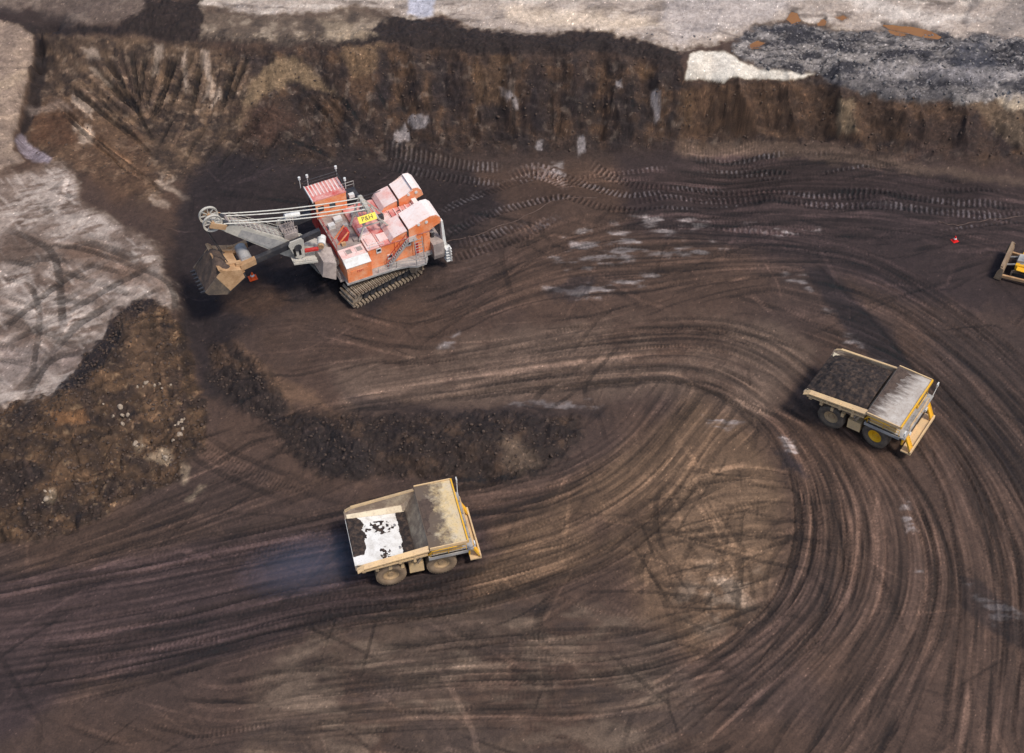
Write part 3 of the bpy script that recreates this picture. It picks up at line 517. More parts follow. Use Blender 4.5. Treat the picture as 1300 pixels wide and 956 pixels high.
# ---------------------------------------------------------------- put relief, tone and colour together
lumps = fbm(GX * .45, FY * .45, 5, 80, .66) * 1.7
lumps2 = np.abs(fbm(GX * 1.1, FY * 1.1, 4, 88, .65))
HZ = HZ + DET + ROU * lumps * 1.4 + ROU * (.35 - lumps2) * 1.2 + .03 * n3 + .04 * n2
# hollows where water stands
POOLS = []
for p, m in POND:
    zt = float(np.percentile(HZ[m > .4], 35)); HZ = HZ + (zt - .04 + .25 * (1 - m) - HZ) * smooth(0, .6, m) ; POOLS.append((p, zt))
grain = fbm(GX * 2.8, FY * 2.8, 2, 95)
# dark crack lines and pale scatter on broken ground
TONE = np.clip(TONE, -1.0, .8)
ALB *= np.exp(TONE + (.16 + .16 * np.clip(ROU / .2, 0, 1)) * grain + (.14 + .16 * np.clip(ROU / .2, 0, 1)) * n3 + .14 * n2)[:, None]
ALB += (np.array(srgb(138, 134, 142), np.float32) - ALB) * (GLINT * .34 * smooth(-.5, .3, n3 + .6 * grain))[:, None]  # sheen on the crawler bars painted into the soil as a bluish tint
lum = ALB.mean(1, keepdims=True); ALB = lum + (ALB - lum) * 1.1          # wet bitumen-bound soils are strongly coloured
ALB *= (np.clip(lum, .01, 1) / .06) ** .2
flo = (1 - np.clip(pale + grey + white + bench + plat, 0, 1))[:, None]; ALB *= 1 - .12 * flo; ALB *= 1 + flo * np.array([.05, .0, -.13], np.float32)
ALB = np.clip(ALB, .008, .75)
sc = (rng.random(NV) < .0012 + .016 * np.clip(ROU / .25, 0, 1.5)); ALB[sc] *= rng.uniform(1.3, 2.8, sc.sum())[:, None]
sc = (rng.random(NV) < .004 + .02 * np.clip(ROU / .25, 0, 1.5)); ALB[sc] *= rng.uniform(.4, .8, sc.sum())[:, None]

co = np.stack([GX, GY, HZ], 1).astype(np.float32)
me = bpy.data.meshes.new('mine_ground')
me.vertices.add(NV); me.vertices.foreach_set('co', co.ravel())
i0 = (np.arange(NY - 1)[:, None] * NX + np.arange(NX - 1)[None]).ravel()
q = np.stack([i0, i0 + 1, i0 + NX + 1, i0 + NX], 1).astype(np.int32)
me.loops.add(q.size); me.loops.foreach_set('vertex_index', q.ravel())
me.polygons.add(len(q)); me.polygons.foreach_set('loop_start', np.arange(0, q.size, 4, dtype=np.int32))
me.polygons.foreach_set('use_smooth', np.ones(len(q), bool))
me.update(calc_edges=True)
ca = me.attributes.new('soil', 'FLOAT_COLOR', 'POINT'); ca.data.foreach_set('color', np.concatenate([ALB, np.ones((NV, 1), np.float32)], 1).astype(np.float32).ravel())
ra = me.attributes.new('gloss', 'FLOAT', 'POINT'); ra.data.foreach_set('value', np.clip(RGH, .15, 1).astype(np.float32))
# ---------------------------------------------------------------- materials
def new_mat(name):
    m = bpy.data.materials.new(name); m.use_nodes = True
    return m, m.node_tree, m.node_tree.nodes['Principled BSDF']
def nd(t, kind, **kw):
    x = t.nodes.new(kind)
    for k, v in kw.items(): setattr(x, k, v)
    return x
def soil_mat():
    m, t, b = new_mat('mine_soil'); L = t.links.new
    a = nd(t, 'ShaderNodeAttribute', attribute_name='soil'); g = nd(t, 'ShaderNodeAttribute', attribute_name='gloss')
    tc = nd(t, 'ShaderNodeTexCoord')
    n1 = nd(t, 'ShaderNodeTexNoise'); n1.inputs['Scale'].default_value = 4.5; n1.inputs['Detail'].default_value = 6; n1.inputs['Roughness'].default_value = .65
    L(tc.outputs['Object'], n1.inputs['Vector'])
    mr = nd(t, 'ShaderNodeMapRange'); mr.inputs[1].default_value = .3; mr.inputs[2].default_value = .7; mr.inputs[3].default_value = .76; mr.inputs[4].default_value = 1.25
    L(n1.outputs[0], mr.inputs[0])
    mu = nd(t, 'ShaderNodeVectorMath', operation='SCALE'); L(a.outputs['Color'], mu.inputs[0]); L(mr.outputs[0], mu.inputs['Scale'])
    L(mu.outputs[0], b.inputs['Base Color']); L(g.outputs['Fac'], b.inputs['Roughness'])
    b.inputs['Specular IOR Level'].default_value = .35
    bp = nd(t, 'ShaderNodeBump'); bp.inputs['Strength'].default_value = .75; bp.inputs['Distance'].default_value = .11
    L(n1.outputs[0], bp.inputs['Height']); L(bp.outputs[0], b.inputs['Normal'])
    return m
M = {}
M['soil'] = soil_mat()
me.materials.append(M['soil'])
ground = bpy.data.objects.new('mine_ground', me); COL.objects.link(ground); ground['kind'] = 'structure'
def paint(name, col, worn, amount=.5, scale=.6, rough=.55, speck=None, metal=0.0, bump=.15, spec=.4):
    """painted or bare metal with patches of fading and dust, plus small specks"""
    m, t, b = new_mat(name); L = t.links.new
    tc = nd(t, 'ShaderNodeTexCoord')
    n1 = nd(t, 'ShaderNodeTexNoise'); n1.inputs['Scale'].default_value = scale; n1.inputs['Detail'].default_value = 8; n1.inputs['Roughness'].default_value = .68
    n2 = nd(t, 'ShaderNodeTexNoise'); n2.inputs['Scale'].default_value = scale * 7; n2.inputs['Detail'].default_value = 5; n2.inputs['Roughness'].default_value = .7
    L(tc.outputs['Object'], n1.inputs['Vector']); L(tc.outputs['Object'], n2.inputs['Vector'])
    r1 = nd(t, 'ShaderNodeMapRange'); r1.inputs[1].default_value = .62 - .4 * amount; r1.inputs[2].default_value = .78 - .3 * amount
    L(n1.outputs[0], r1.inputs[0])
    mx = nd(t, 'ShaderNodeMix', data_type='RGBA'); mx.inputs[6].default_value = (*srgb(*col), 1); mx.inputs[7].default_value = (*srgb(*worn), 1)
    L(r1.outputs[0], mx.inputs[0]); colr = mx.outputs[2]
    if speck:
        r2 = nd(t, 'ShaderNodeMapRange'); r2.inputs[1].default_value = .56; r2.inputs[2].default_value = .70; r2.inputs[4].default_value = .75
        L(n2.outputs[0], r2.inputs[0])
        m2 = nd(t, 'ShaderNodeMix', data_type='RGBA'); m2.inputs[7].default_value = (*srgb(*speck), 1)
        L(r2.outputs[0], m2.inputs[0]); L(colr, m2.inputs[6]); colr = m2.outputs[2]
    L(colr, b.inputs['Base Color']); b.inputs['Roughness'].default_value = rough; b.inputs['Metallic'].default_value = metal; b.inputs['Specular IOR Level'].default_value = spec
    bp = nd(t, 'ShaderNodeBump'); bp.inputs['Strength'].default_value = bump; bp.inputs['Distance'].default_value = .05
    L(n2.outputs[0], bp.inputs['Height']); L(bp.outputs[0], b.inputs['Normal'])
    return m
M['roof_red'] = paint('faded_red_roof', (192, 84, 76), (214, 158, 148), .62, .55, .6, (222, 190, 180))
M['roof_pink'] = paint('bleached_roof', (222, 168, 156), (228, 206, 198), .7, .5, .6, (190, 112, 100))
M['orange'] = paint('orange_paint', (232, 128, 74), (234, 168, 128), .55, .5, .5, (176, 108, 80))
M['red'] = paint('red_paint', (180, 44, 40), (196, 90, 76), .4, .8, .5, (150, 60, 50))
M['vent_white'] = paint('bleached_vent', (238, 214, 202), (242, 228, 220), .6, .5, .55, (220, 172, 152))
M['grey'] = paint('grey_steel', (146, 143, 140), (178, 172, 164), .5, .7, .55, (92, 88, 86))
M['deck'] = paint('dusty_deck', (134, 122, 116), (170, 156, 146), .5, .6, .7, (110, 84, 78))
M['dark'] = paint('dark_steel', (46, 46, 50), (76, 72, 70), .35, .8, .5, (90, 84, 80))
M['boom'] = paint('boom_steel', (172, 167, 156), (196, 188, 174), .5, .5, .55, (112, 102, 90))
M['mud'] = paint('mud_caked_steel', (162, 126, 90), (190, 154, 116), .5, .9, .75, (112, 84, 62))
M['white'] = paint('white_paint', (214, 212, 206), (188, 182, 172), .3, 1, .5)
M['shoe'] = paint('worn_track_steel', (112, 96, 80), (168, 152, 132), .45, 1.5, .5, (70, 58, 50))
M['rope'] = paint('pale_rope', (206, 202, 190), (170, 164, 150), .3, 2, .5)
M['sign'] = paint('yellow_sign', (226, 202, 52), (216, 194, 70), .2, 2, .5)
M['black'] = paint('black_letter', (22, 22, 22), (34, 32, 30), .2, 2, .6)
M['yellow'] = paint('yellow_paint', (228, 170, 34), (216, 172, 84), .35, .9, .5, (176, 138, 92))
M['cream'] = paint('dusty_cream_paint', (216, 182, 134), (198, 168, 130), .5, .7, .65, (138, 108, 84))
M['canopy'] = paint('dusty_canopy', (196, 172, 134), (206, 186, 152), .5, .6, .75, (120, 102, 88), bump=.3)
M['bed'] = paint('scoured_bed_steel', (226, 223, 216), (196, 190, 180), .42, .9, .5, (156, 148, 140))
M['liner'] = paint('scoured_liner', (222, 206, 176), (196, 176, 146), .35, .7, .55, (150, 130, 108))
M['wall'] = paint('dirty_bed_wall', (122, 104, 88), (172, 154, 130), .4, .6, .6, (66, 58, 54))
M['tyre'] = paint('dusty_tyre', (84, 74, 66), (116, 100, 84), .5, 1.2, .85, (62, 56, 52))
M['tyre_tan'] = paint('mud_tyre', (126, 104, 82), (146, 124, 100), .5, 1.2, .85, (92, 78, 66))
M['rim'] = paint('dusty_rim', (176, 146, 108), (150, 124, 96), .5, 1.5, .7, (116, 94, 74))
M['rim_y'] = paint('yellow_rim', (232, 172, 22), (204, 158, 70), .3, 1.5, .5)
M['ore'] = paint('bitumen_ore', (42, 35, 33), (82, 66, 55), .44, 1.7, .9, (30, 26, 27), bump=1.0)
M['dirt'] = paint('spilled_dirt', (88, 72, 62), (66, 54, 48), .5, 1.2, .95, (120, 102, 88), bump=1.0)
M['dipper'] = paint('worn_dipper_steel', (138, 104, 70), (84, 66, 52), .5, .9, .75, (176, 138, 98))
M['cone'] = paint('orange_cone', (240, 92, 28), (232, 104, 50), .2, 2, .5)
M['red_marker'] = paint('red_marker', (214, 30, 26), (206, 40, 34), .2, 2, .5)
M['glass'] = paint('tinted_glass', (38, 46, 54), (50, 58, 64), .2, 1, .12, spec=.6, bump=0)
M['puddle'] = paint('muddy_orange_water', (140, 96, 54), (126, 84, 48), .4, .3, .22, bump=.03)
M['cable'] = paint('cable_rubber', (104, 84, 74), (80, 66, 60), .5, 1, .8)
M['pale_rock'] = paint('pale_clay_rock', (164, 146, 126), (128, 112, 96), .5, 1.5, .9, (112, 100, 90), bump=.5)
M['grey_rock'] = paint('grey_rubble', (118, 112, 108), (84, 80, 80), .5, 1.5, .9, (150, 144, 138), bump=.5)
M['brown_rock'] = paint('brown_ore_rock', (80, 64, 53), (58, 47, 42), .5, 1.5, .9, (120, 104, 90), bump=.5)

def stained(name, base, light, dirt, x_edge, streak, yslope=0.0):
    """canopy plate: cream paint, dust, and spilled dirt thick towards the headboard"""
    m = paint(name, base, light, .5, .6, .8, (128, 110, 94), bump=.35); t = m.node_tree; L = t.links.new; b = t.nodes['Principled BSDF']
    tc = nd(t, 'ShaderNodeTexCoord'); mp = nd(t, 'ShaderNodeMapping'); mp.inputs['Scale'].default_value = streak; L(tc.outputs['Object'], mp.inputs['Vector'])
    n_ = nd(t, 'ShaderNodeTexNoise'); n_.inputs['Scale'].default_value = .8; n_.inputs['Detail'].default_value = 9; n_.inputs['Roughness'].default_value = .72; L(mp.outputs[0], n_.inputs['Vector'])
    sx = nd(t, 'ShaderNodeSeparateXYZ'); L(tc.outputs['Object'], sx.inputs[0])
    a = nd(t, 'ShaderNodeMath', operation='MULTIPLY_ADD'); a.inputs[1].default_value = -.33; a.inputs[2].default_value = .33 * x_edge; L(sx.outputs[0], a.inputs[0])
    a2 = nd(t, 'ShaderNodeMath', operation='MULTIPLY_ADD'); a2.inputs[1].default_value = yslope; L(sx.outputs[1], a2.inputs[0]); L(a.outputs[0], a2.inputs[2])
    c = nd(t, 'ShaderNodeMath', operation='MULTIPLY_ADD'); c.inputs[1].default_value = 2.6; c.inputs[2].default_value = -1.3; L(n_.outputs[0], c.inputs[0])
    d = nd(t, 'ShaderNodeMath', operation='ADD'); L(a2.outputs[0], d.inputs[0]); L(c.outputs[0], d.inputs[1])
    r = nd(t, 'ShaderNodeMapRange'); r.inputs[1].default_value = -.3; r.inputs[2].default_value = .4; r.inputs[4].default_value = .93; L(d.outputs[0], r.inputs[0])
    mx = nd(t, 'ShaderNodeMix', data_type='RGBA'); old = b.inputs['Base Color'].links[0].from_socket; mx.inputs[7].default_value = (*srgb(*dirt), 1)
    L(r.outputs[0], mx.inputs[0]); L(old, mx.inputs[6]); L(mx.outputs[2], b.inputs['Base Color']); return m
M['canopy_a'] = stained('dirty_canopy', (206, 180, 132), (200, 184, 156), (84, 69, 60), 7.5, (1, 1, 1))
M['canopy_b'] = stained('streaked_canopy', (168, 156, 144), (190, 181, 170), (74, 60, 52), 6.9, (.5, 2.2, 1), .05)
# ---------------------------------------------------------------- mesh helpers
class MB:
    def __init__(s): s.v, s.f = [], []
    def add(s, v, f):
        o = len(s.v); s.v += [tuple(map(float, p)) for p in v]; s.f += [tuple(i + o for i in q) for q in f]; return s
    def box(s, x0, x1, y0, y1, z0, z1):
        return s.hexa([(x0, y0, z0), (x1, y0, z0), (x1, y1, z0), (x0, y1, z0), (x0, y0, z1), (x1, y0, z1), (x1, y1, z1), (x0, y1, z1)])
    def hexa(s, p):
        return s.add(p, [(0, 3, 2, 1), (4, 5, 6, 7), (0, 1, 5, 4), (1, 2, 6, 5), (2, 3, 7, 6), (3, 0, 4, 7)])
    def bar(s, p, q, w_, h_, up=(0, 0, 1)):
        p, q = Vector(p), Vector(q); d = (q - p).normalized(); u = Vector(up)
        if abs(d.dot(u)) > .98: u = Vector((1, 0, 0))
        a = d.cross(u).normalized() * w_ / 2; b = a.cross(d).normalized() * h_ / 2
        return s.hexa([p - a - b, p + a - b, p + a + b, p - a + b, q - a - b, q + a - b, q + a + b, q - a + b])
    def tube(s, p, q, r, n_=8, r2=None):
        p, q = Vector(p), Vector(q); d = (q - p).normalized(); u = Vector((0, 0, 1)) if abs(d.z) < .9 else Vector((1, 0, 0))
        a = d.cross(u).normalized(); b = a.cross(d); r2 = r if r2 is None else r2
        v = [p + (a * math.cos(2 * math.pi * i / n_) + b * math.sin(2 * math.pi * i / n_)) * r for i in range(n_)] + [q + (a * math.cos(2 * math.pi * i / n_) + b * math.sin(2 * math.pi * i / n_)) * r2 for i in range(n_)]
        return s.add(v, [(i, (i + 1) % n_, n_ + (i + 1) % n_, n_ + i) for i in range(n_)] + [tuple(range(n_))[::-1], tuple(range(n_, 2 * n_))])
    def pipe(s, pts, r, n_=6):
        for a, b in zip(pts[:-1], pts[1:]): s.tube(a, b, r, n_)
        return s
    def prism_y(s, prof, y0, y1):
        n_ = len(prof)
        return s.add([(x, y0, z) for x, z in prof] + [(x, y1, z) for x, z in prof], [tuple(range(n_)), tuple(range(n_, 2 * n_))[::-1]] + [(i, i + n_, (i + 1) % n_ + n_, (i + 1) % n_) for i in range(n_)])
    def prism_x(s, prof, x0, x1):
        n_ = len(prof)
        return s.add([(x0, y, z) for y, z in prof] + [(x1, y, z) for y, z in prof], [tuple(range(n_)), tuple(range(n_, 2 * n_))[::-1]] + [(i, i + n_, (i + 1) % n_ + n_, (i + 1) % n_) for i in range(n_)])
    def lathe_y(s, prof, n_=36):
        k = len(prof); v = []
        for i in range(n_):
            a = 2 * math.pi * i / n_
            v += [(r * math.cos(a), y, r * math.sin(a)) for r, y in prof]
        return s.add(v, [(i * k + j, ((i + 1) % n_) * k + j, ((i + 1) % n_) * k + j + 1, i * k + j + 1) for i in range(n_) for j in range(k - 1)])
    def rail(s, pts, h_=1.1, r=.045, mid=True, post=1.5):
        for a, b in zip(pts[:-1], pts[1:]):
            a, b = Vector(a), Vector(b); up = Vector((0, 0, h_))
            s.tube(a + up, b + up, r, 5)
            if mid: s.tube(a + up * .5, b + up * .5, r * .8, 5)
            n_ = max(1, int((b - a).length / post))
            for i in range(n_ + 1): s.tube(a.lerp(b, i / n_), a.lerp(b, i / n_) + up, r, 5)
        return s
    def mesh(s, name, mat, smooth_=None):
        me_ = bpy.data.meshes.new(name); me_.from_pydata(s.v, [], s.f)
        bm = bmesh.new(); bm.from_mesh(me_); bmesh.ops.recalc_face_normals(bm, faces=bm.faces); bm.to_mesh(me_); bm.free()
        if smooth_:
            me_.polygons.foreach_set('use_smooth', [True] * len(me_.polygons)); me_.set_sharp_from_angle(angle=R(smooth_))
        me_.materials.append(M[mat]); return me_
    def build(s, name, mat, parent=None, smooth_=None, label=None):
        o = bpy.data.objects.new(name, s.mesh(name, mat, smooth_)); COL.objects.link(o)
        if parent: o.parent = parent
        if label: o['label'] = label
        return o
def put(name, mesh, parent=None, loc=(0, 0, 0), rot=(0, 0, 0)):
    o = bpy.data.objects.new(name, mesh); COL.objects.link(o); o.parent = parent; o.location = loc; o.rotation_euler = rot; return o
def empty(name, loc, rz=0, label=None, cat=None, group=None, rx=0, ry=0):
    o = bpy.data.objects.new(name, None); COL.objects.link(o); o.location = loc; o.rotation_euler = (rx, ry, rz); o.empty_display_size = .5
    return tag(o, label, cat, group)
def tag(o, label, cat, group=None):
    if label: o['label'] = label
    if cat: o['category'] = cat
    if group: o['group'] = group
    return o
GZ = HZ.reshape(NY, NX)
def ground_z(x, y):
    fx = float(np.interp(x, XS, ax_i)); fy = float(np.interp(y, YS, ay_i)); return float(GZ[int(round(fy)), int(round(fx))])
def lettering(name, text, size, mat, parent, loc, rot, depth=.01):
    cu = bpy.data.curves.new(name, 'FONT'); cu.body = text; cu.size = size; cu.align_x = 'CENTER'; cu.align_y = 'CENTER'; cu.extrude = depth
    cu.resolution_u = 3
    t_ = bpy.data.objects.new(name, cu); COL.objects.link(t_); bpy.context.view_layer.update()
    me_ = bpy.data.meshes.new_from_object(t_.evaluated_get(bpy.context.evaluated_depsgraph_get())); bpy.data.objects.remove(t_)
    me_.materials.clear(); me_.materials.append(M[mat]); me_.name = name
    return put(name, me_, parent, loc, rot)

# ---------------------------------------------------------------- haul trucks
TR = 1.9
def tyre_mesh(mat):
    b = MB(); w2 = .66
    b.lathe_y([(.98, -w2 * .82), (1.15, -w2), (1.5, -w2 * 1.06), (1.78, -w2 * .96), (1.86, -w2 * .8), (1.86, w2 * .8), (1.78, w2 * .96), (1.5, w2 * 1.06), (1.15, w2), (.98, w2 * .82)], 40)
    for i in range(34):
        for sgn in (-1, 1):
            a = 2 * math.pi * (i + .5 * (sgn > 0)) / 34; c, s_ = math.cos(a), math.sin(a)
            p0 = []
            for (dr, dt, y) in ((1.82, -.1, .06), (1.82, .1, .06), (1.74, .16, .64), (1.74, -.04, .64), (1.92, -.09, .06), (1.92, .09, .06), (1.87, .14, .62), (1.87, -.03, .62)):
                x, z = dr, dt; p0.append((x * c - z * s_, sgn * y, x * s_ + z * c))
            b.hexa(p0)
    return b.mesh('tyre', mat, 40)
def rim_mesh(mat):
    b = MB()
    b.lathe_y([(0, -.40), (.36, -.40), (.40, -.30), (.52, -.28), (.60, -.34), (.74, -.36), (.80, -.46), (.98, -.52), (1.0, -.4), (1.0, .4), (.98, .52), (.8, .46), (.74, .3), (.5, .25), (0, .25)], 28)
    for i in range(12):
        a = 2 * math.pi * i / 12; b.tube((.46 * math.cos(a), -.27, .46 * math.sin(a)), (.46 * math.cos(a), -.36, .46 * math.sin(a)), .045, 5)
    return b.mesh('rim', mat, 35)
def patch(name, x0, x1, y0, y1, base, mask, step, mat, parent=None, amp=.06, thick=.14, seed=0):
    """irregular layer of loose material lying on a surface base(x,y); mask>0 where it lies"""
    xs = np.arange(x0, x1 + .01, step); ys = np.arange(y0, y1 + .01, step); X, Y = np.meshgrid(xs, ys)
    m = mask(X, Y); n_ = fbm(X * 2.1 + seed, Y * 2.1, 4, 100 + seed); up = np.clip(m * 1.2, 0, 1) ** .6
    Z = base(X, Y) - .03 + up * (thick + amp * 2 * n_) + (m > 0) * .03
    ok = m > 0; k = (ok[:-1, :-1] | ok[1:, :-1] | ok[:-1, 1:] | ok[1:, 1:]); nx_ = len(xs)
    j, i = np.nonzero(k); a = j * nx_ + i
    used = np.unique(np.concatenate([a, a + 1, a + nx_, a + nx_ + 1])); re = np.full(X.size, -1); re[used] = np.arange(len(used))
    b = MB(); b.v = list(map(tuple, np.stack([X.ravel(), Y.ravel(), Z.ravel()], 1)[used])); b.f = [tuple(q_) for q_ in np.stack([re[a], re[a + 1], re[a + nx_ + 1], re[a + nx_]], 1).tolist()]
    return b.build(name, mat, parent, 60)
def floor_z(x, y): return 3.75 + (3.2 - x) / 7.3 * .95
def rail_z(x): return 6.45 - (4.9 - x) / 9.0 * 1.05 if x > -3.2 else 5.5 - (-3.2 - x) * .55
def haul_truck(loc, rz, label, tyre, rim_front, steer=0.0, tilt=(0, 0), canopy='canopy'):
    T = empty('haul_truck', loc, rz, label, 'haul truck', rx=tilt[0], ry=tilt[1])
    # frame
    b = MB()
    for s in (-1, 1): b.box(-2.2, 9.6, s * 1.15 - .28, s * 1.15 + .28, 1.7, 2.7)
    b.box(-.9, .9, -2.6, 2.6, 1.3, 2.5); b.box(5.7, 6.9, -2.7, 2.7, 1.5, 2.3); b.box(2.6, 3.2, -1.2, 1.2, 1.8, 2.6); b.box(7, 9.4, -1.6, 1.6, 2.2, 4.0)
    b.build('chassis', 'cream', T)
    tm, tt = tyre_mesh(tyre), tyre_mesh('tyre'); rm, rf = rim_mesh('rim'), rim_mesh(rim_front)
    for x, y, ang_, front in ((0, -3.5, 0, 0), (0, -2.05, 0, 0), (0, 2.05, 0, 0), (0, 3.5, 0, 0), (6.3, -3.4, steer, 1), (6.3, 3.4, steer, 1)):
        wl = empty('wheel', (x, y, TR), ang_ + (math.pi if y > 0 else 0)); wl.parent = T
        put('tyre', tm if not front or tyre == 'tyre_tan' else tt, wl, rot=(0, random.uniform(0, 6), 0)); put('rim', rf if front else rm, wl)
    # dump body: floor is the part, walls, headboard, canopy, rails and ribs belong to it
    b = MB(); n_ = 8; xs = [-4.15 + (3.2 + 4.15) * i / n_ for i in range(n_ + 1)]
    b.prism_y([(x, floor_z(x, 0)) for x in xs] + [(x, floor_z(x, 0) - .32) for x in xs[::-1]], -3.75, 3.75)
    D_ = b.build('dump_body', 'bed', T)
    b = MB()
    for x in (-3.2, -1.6, 0, 1.5): b.box(x - .2, x + .2, -4.2, 4.2, floor_z(x, 0) - .95, floor_z(x, 0) - .33)
    for s in (-1, 1): b.prism_y([(-3.6, 3.75), (3.6, 2.85), (3.6, 3.4), (-3.6, 4.3)], s * 1.15 - .25, s * 1.15 + .25)
    b.build('body_frame', 'cream', D_)
    for s in (-1, 1):
        xs = [-4.15, -3.9, -3.2, -1.5, .5, 2.5, 3.4, 4.9]; v, f = [], []
        for x in xs:
            fz = floor_z(min(x, 3.2), 0); rz_ = rail_z(x) if x > -4 else floor_z(x, 0) + .3
            fz2 = fz if x <= 3.2 else fz + (x - 3.2) / 1.7 * 1.9
            v += [(x, s * 3.7, fz2 + .01), (x, s * 4.25, min(rz_ - .05, fz2 + .75)), (x, s * 4.38, rz_), (x, s * 4.66, rz_), (x, s * 4.55, min(rz_ - .06, fz2 + .6)), (x, s * 3.78, fz2 - .3)]
        m_ = 6
        for i in range(len(xs) - 1): f += [(i * m_ + j, (i + 1) * m_ + j, (i + 1) * m_ + (j + 1) % m_, i * m_ + (j + 1) % m_) for j in range(m_)]
        f += [tuple(range(m_)), tuple(range((len(xs) - 1) * m_, len(xs) * m_))]
        MB().add(v, f).build('side_wall', 'wall', D_)
        b = MB(); b.hexa([(-3.9, s * 3.66, floor_z(-3.9, 0) + .03), (3.2, s * 3.66, floor_z(3.2, 0) + .03), (3.2, s * 4.2, floor_z(3.2, 0) + .74), (-3.9, s * 4.0, floor_z(-3.9, 0) + .44), (-3.9, s * 3.62, floor_z(-3.9, 0) + .05), (3.2, s * 3.62, floor_z(3.2, 0) + .05), (3.2, s * 4.17, floor_z(3.2, 0) + .78), (-3.9, s * 3.97, floor_z(-3.9, 0) + .48)]); b.build('wall_liner', 'liner', D_)
        b = MB()
        for x0, x1 in ((-4.0, -3.2), (-3.2, 4.8)):
            z0, z1 = (rail_z(x0) if x0 > -3.9 else 5.0), rail_z(x1)
            b.hexa([(x0, s * 4.4, z0 + .01), (x1, s * 4.4, z1 + .01), (x1, s * 4.98, z1 - .36), (x0, s * 4.98, z0 - .24), (x0, s * 4.4, z0 + .16), (x1, s * 4.4, z1 + .16), (x1, s * 4.98, z1 - .16), (x0, s * 4.98, z0 - .08)])
        b.build('top_rail', 'cream', D_)
        b = MB(); b.hexa([(-3.5, s * 4.5, 4.62), (4.6, s * 4.5, 5.25), (4.6, s * 4.84, 5.25), (-3.5, s * 4.84, 4.62), (-3.5, s * 4.5, 4.9), (4.6, s * 4.5, 5.6), (4.6, s * 4.84, 5.54), (-3.5, s * 4.84, 4.84)])
        b.build('side_beam', 'cream', D_)
        for x in (-2.4, -.6, 1.2, 3.0):
            MB().hexa([(x - .16, s * 4.3, floor_z(x, 0) + .5), (x + .16, s * 4.3, floor_z(x, 0) + .5), (x + .16, s * 4.86, floor_z(x, 0) + .8), (x - .16, s * 4.86, floor_z(x, 0) + .8), (x - .16, s * 4.5, rail_z(x) - .02), (x + .16, s * 4.5, rail_z(x) - .02), (x + .16, s * 4.84, rail_z(x) - .02), (x - .16, s * 4.84, rail_z(x) - .02)]).build('rib', 'cream', D_)
    MB().prism_y([(3.2, 3.74), (4.86, 6.55), (5.1, 6.55), (3.4, 3.45)], -4.4, 4.4).build('headboard', 'wall', D_)
    MB().hexa([(4.85, -4.88, 6.5), (9.5, -4.88, 6.42), (9.5, 4.88, 6.42), (4.85, 4.88, 6.5), (4.85, -4.88, 6.66), (9.5, -4.88, 6.6), (9.5, 4.88, 6.6), (4.85, 4.88, 6.66)]).build('canopy', canopy, D_)
    b = MB(); b.box(9.5, 9.68, -4.95, 4.95, 6.3, 6.78); b.build('canopy_lip', 'yellow', D_)
    for s in (-1, 1):
        MB().box(4.9, 9.5, s * 4.9, s * 5.04, 6.3, 6.76).build('canopy_edge', 'cream', D_)
    b = MB()
    for x in (5.6, 6.6, 7.6, 8.6): b.box(x - .1, x + .1, -4.7, 4.7, 6.16, 6.46)
    b.build('canopy_rib', 'yellow', D_)
    # front platform, cab, engine bay, steps
    MB().box(4.9, 10.3, -4.55, 4.55, 4.2, 4.42).build('front_deck', 'grey', T)
    for s in (-1, 1): MB().box(4.7, 9.6, s * 4.5 - .14, s * 4.5 + .14, 3.95, 4.42).build('deck_edge', 'grey', T)
    c = MB().prism_y([(7.0, 4.43), (9.5, 4.43), (9.3, 6.15), (7.0, 6.15)], 1.2, 4.1).build('cab', 'yellow', T)
    MB().hexa([(9.47, 1.4, 4.95), (9.5, 1.4, 4.95), (9.5, 3.9, 4.95), (9.47, 3.9, 4.95), (9.36, 1.4, 5.95), (9.4, 1.4, 5.95), (9.4, 3.9, 5.95), (9.36, 3.9, 5.95)]).build('windscreen', 'glass', c)
    for s in (1.18, 4.1): MB().box(7.4, 9.0, s, s + .02, 4.95, 5.9).build('side_window', 'glass', c)
    MB().box(5.3, 8.9, -4.3, -2.0, 4.43, 5.6).build('control_cabinet', 'cream', T)
    MB().tube((5.3, -3.7, 5.85), (8.2, -3.7, 5.85), .38, 12).build('air_cleaner', 'yellow', T, 40)
    MB().tube((6.6, -2.4, 5.85), (9.3, -2.4, 5.85), .38, 12).build('air_cleaner', 'yellow', T, 40)
    b = MB().box(9.4, 10.0, -2.0, 2.0, 2.2, 4.15); b.build('radiator', 'cream', T)
    for i in range(7): MB().box(10.0, 10.06, -1.85, 1.85, 2.4 + .23 * i, 2.52 + .23 * i).build('grille_bar', 'dark', T)
    b = MB().box(9.9, 11.3, -3.9, 3.9, 1.25, 1.45); b.box(11.1, 11.3, -3.9, 3.9, 1.45, 1.8); b.box(9.5, 10, -1.2, 1.2, 1.2, 1.7); b.build('bumper', 'cream', T)
    for s in (-1, 1):
        MB().box(10.05, 10.35, s * 2.6 - .35, s * 2.6 + .35, 3.3, 3.75).build('headlight', 'white', T)
        st = MB()
        for k in (-.4, .4): st.bar((11.15, s * 3.3 + k, 1.5), (9.95, s * 3.3 + k, 4.3), .08, .22)
        for i in range(9): t_ = (i + .5) / 9; st.box(11.15 - 1.2 * t_ - .14, 11.15 - 1.2 * t_ + .14, s * 3.3 - .38, s * 3.3 + .38, 1.5 + 2.8 * t_, 1.54 + 2.8 * t_)
        st.build('ladder', 'yellow', T)
        MB().box(9.75, 9.95, s * 3.3 - .55, s * 3.3 + .55, 2.4, 4.1).build('step_panel', 'yellow', T)
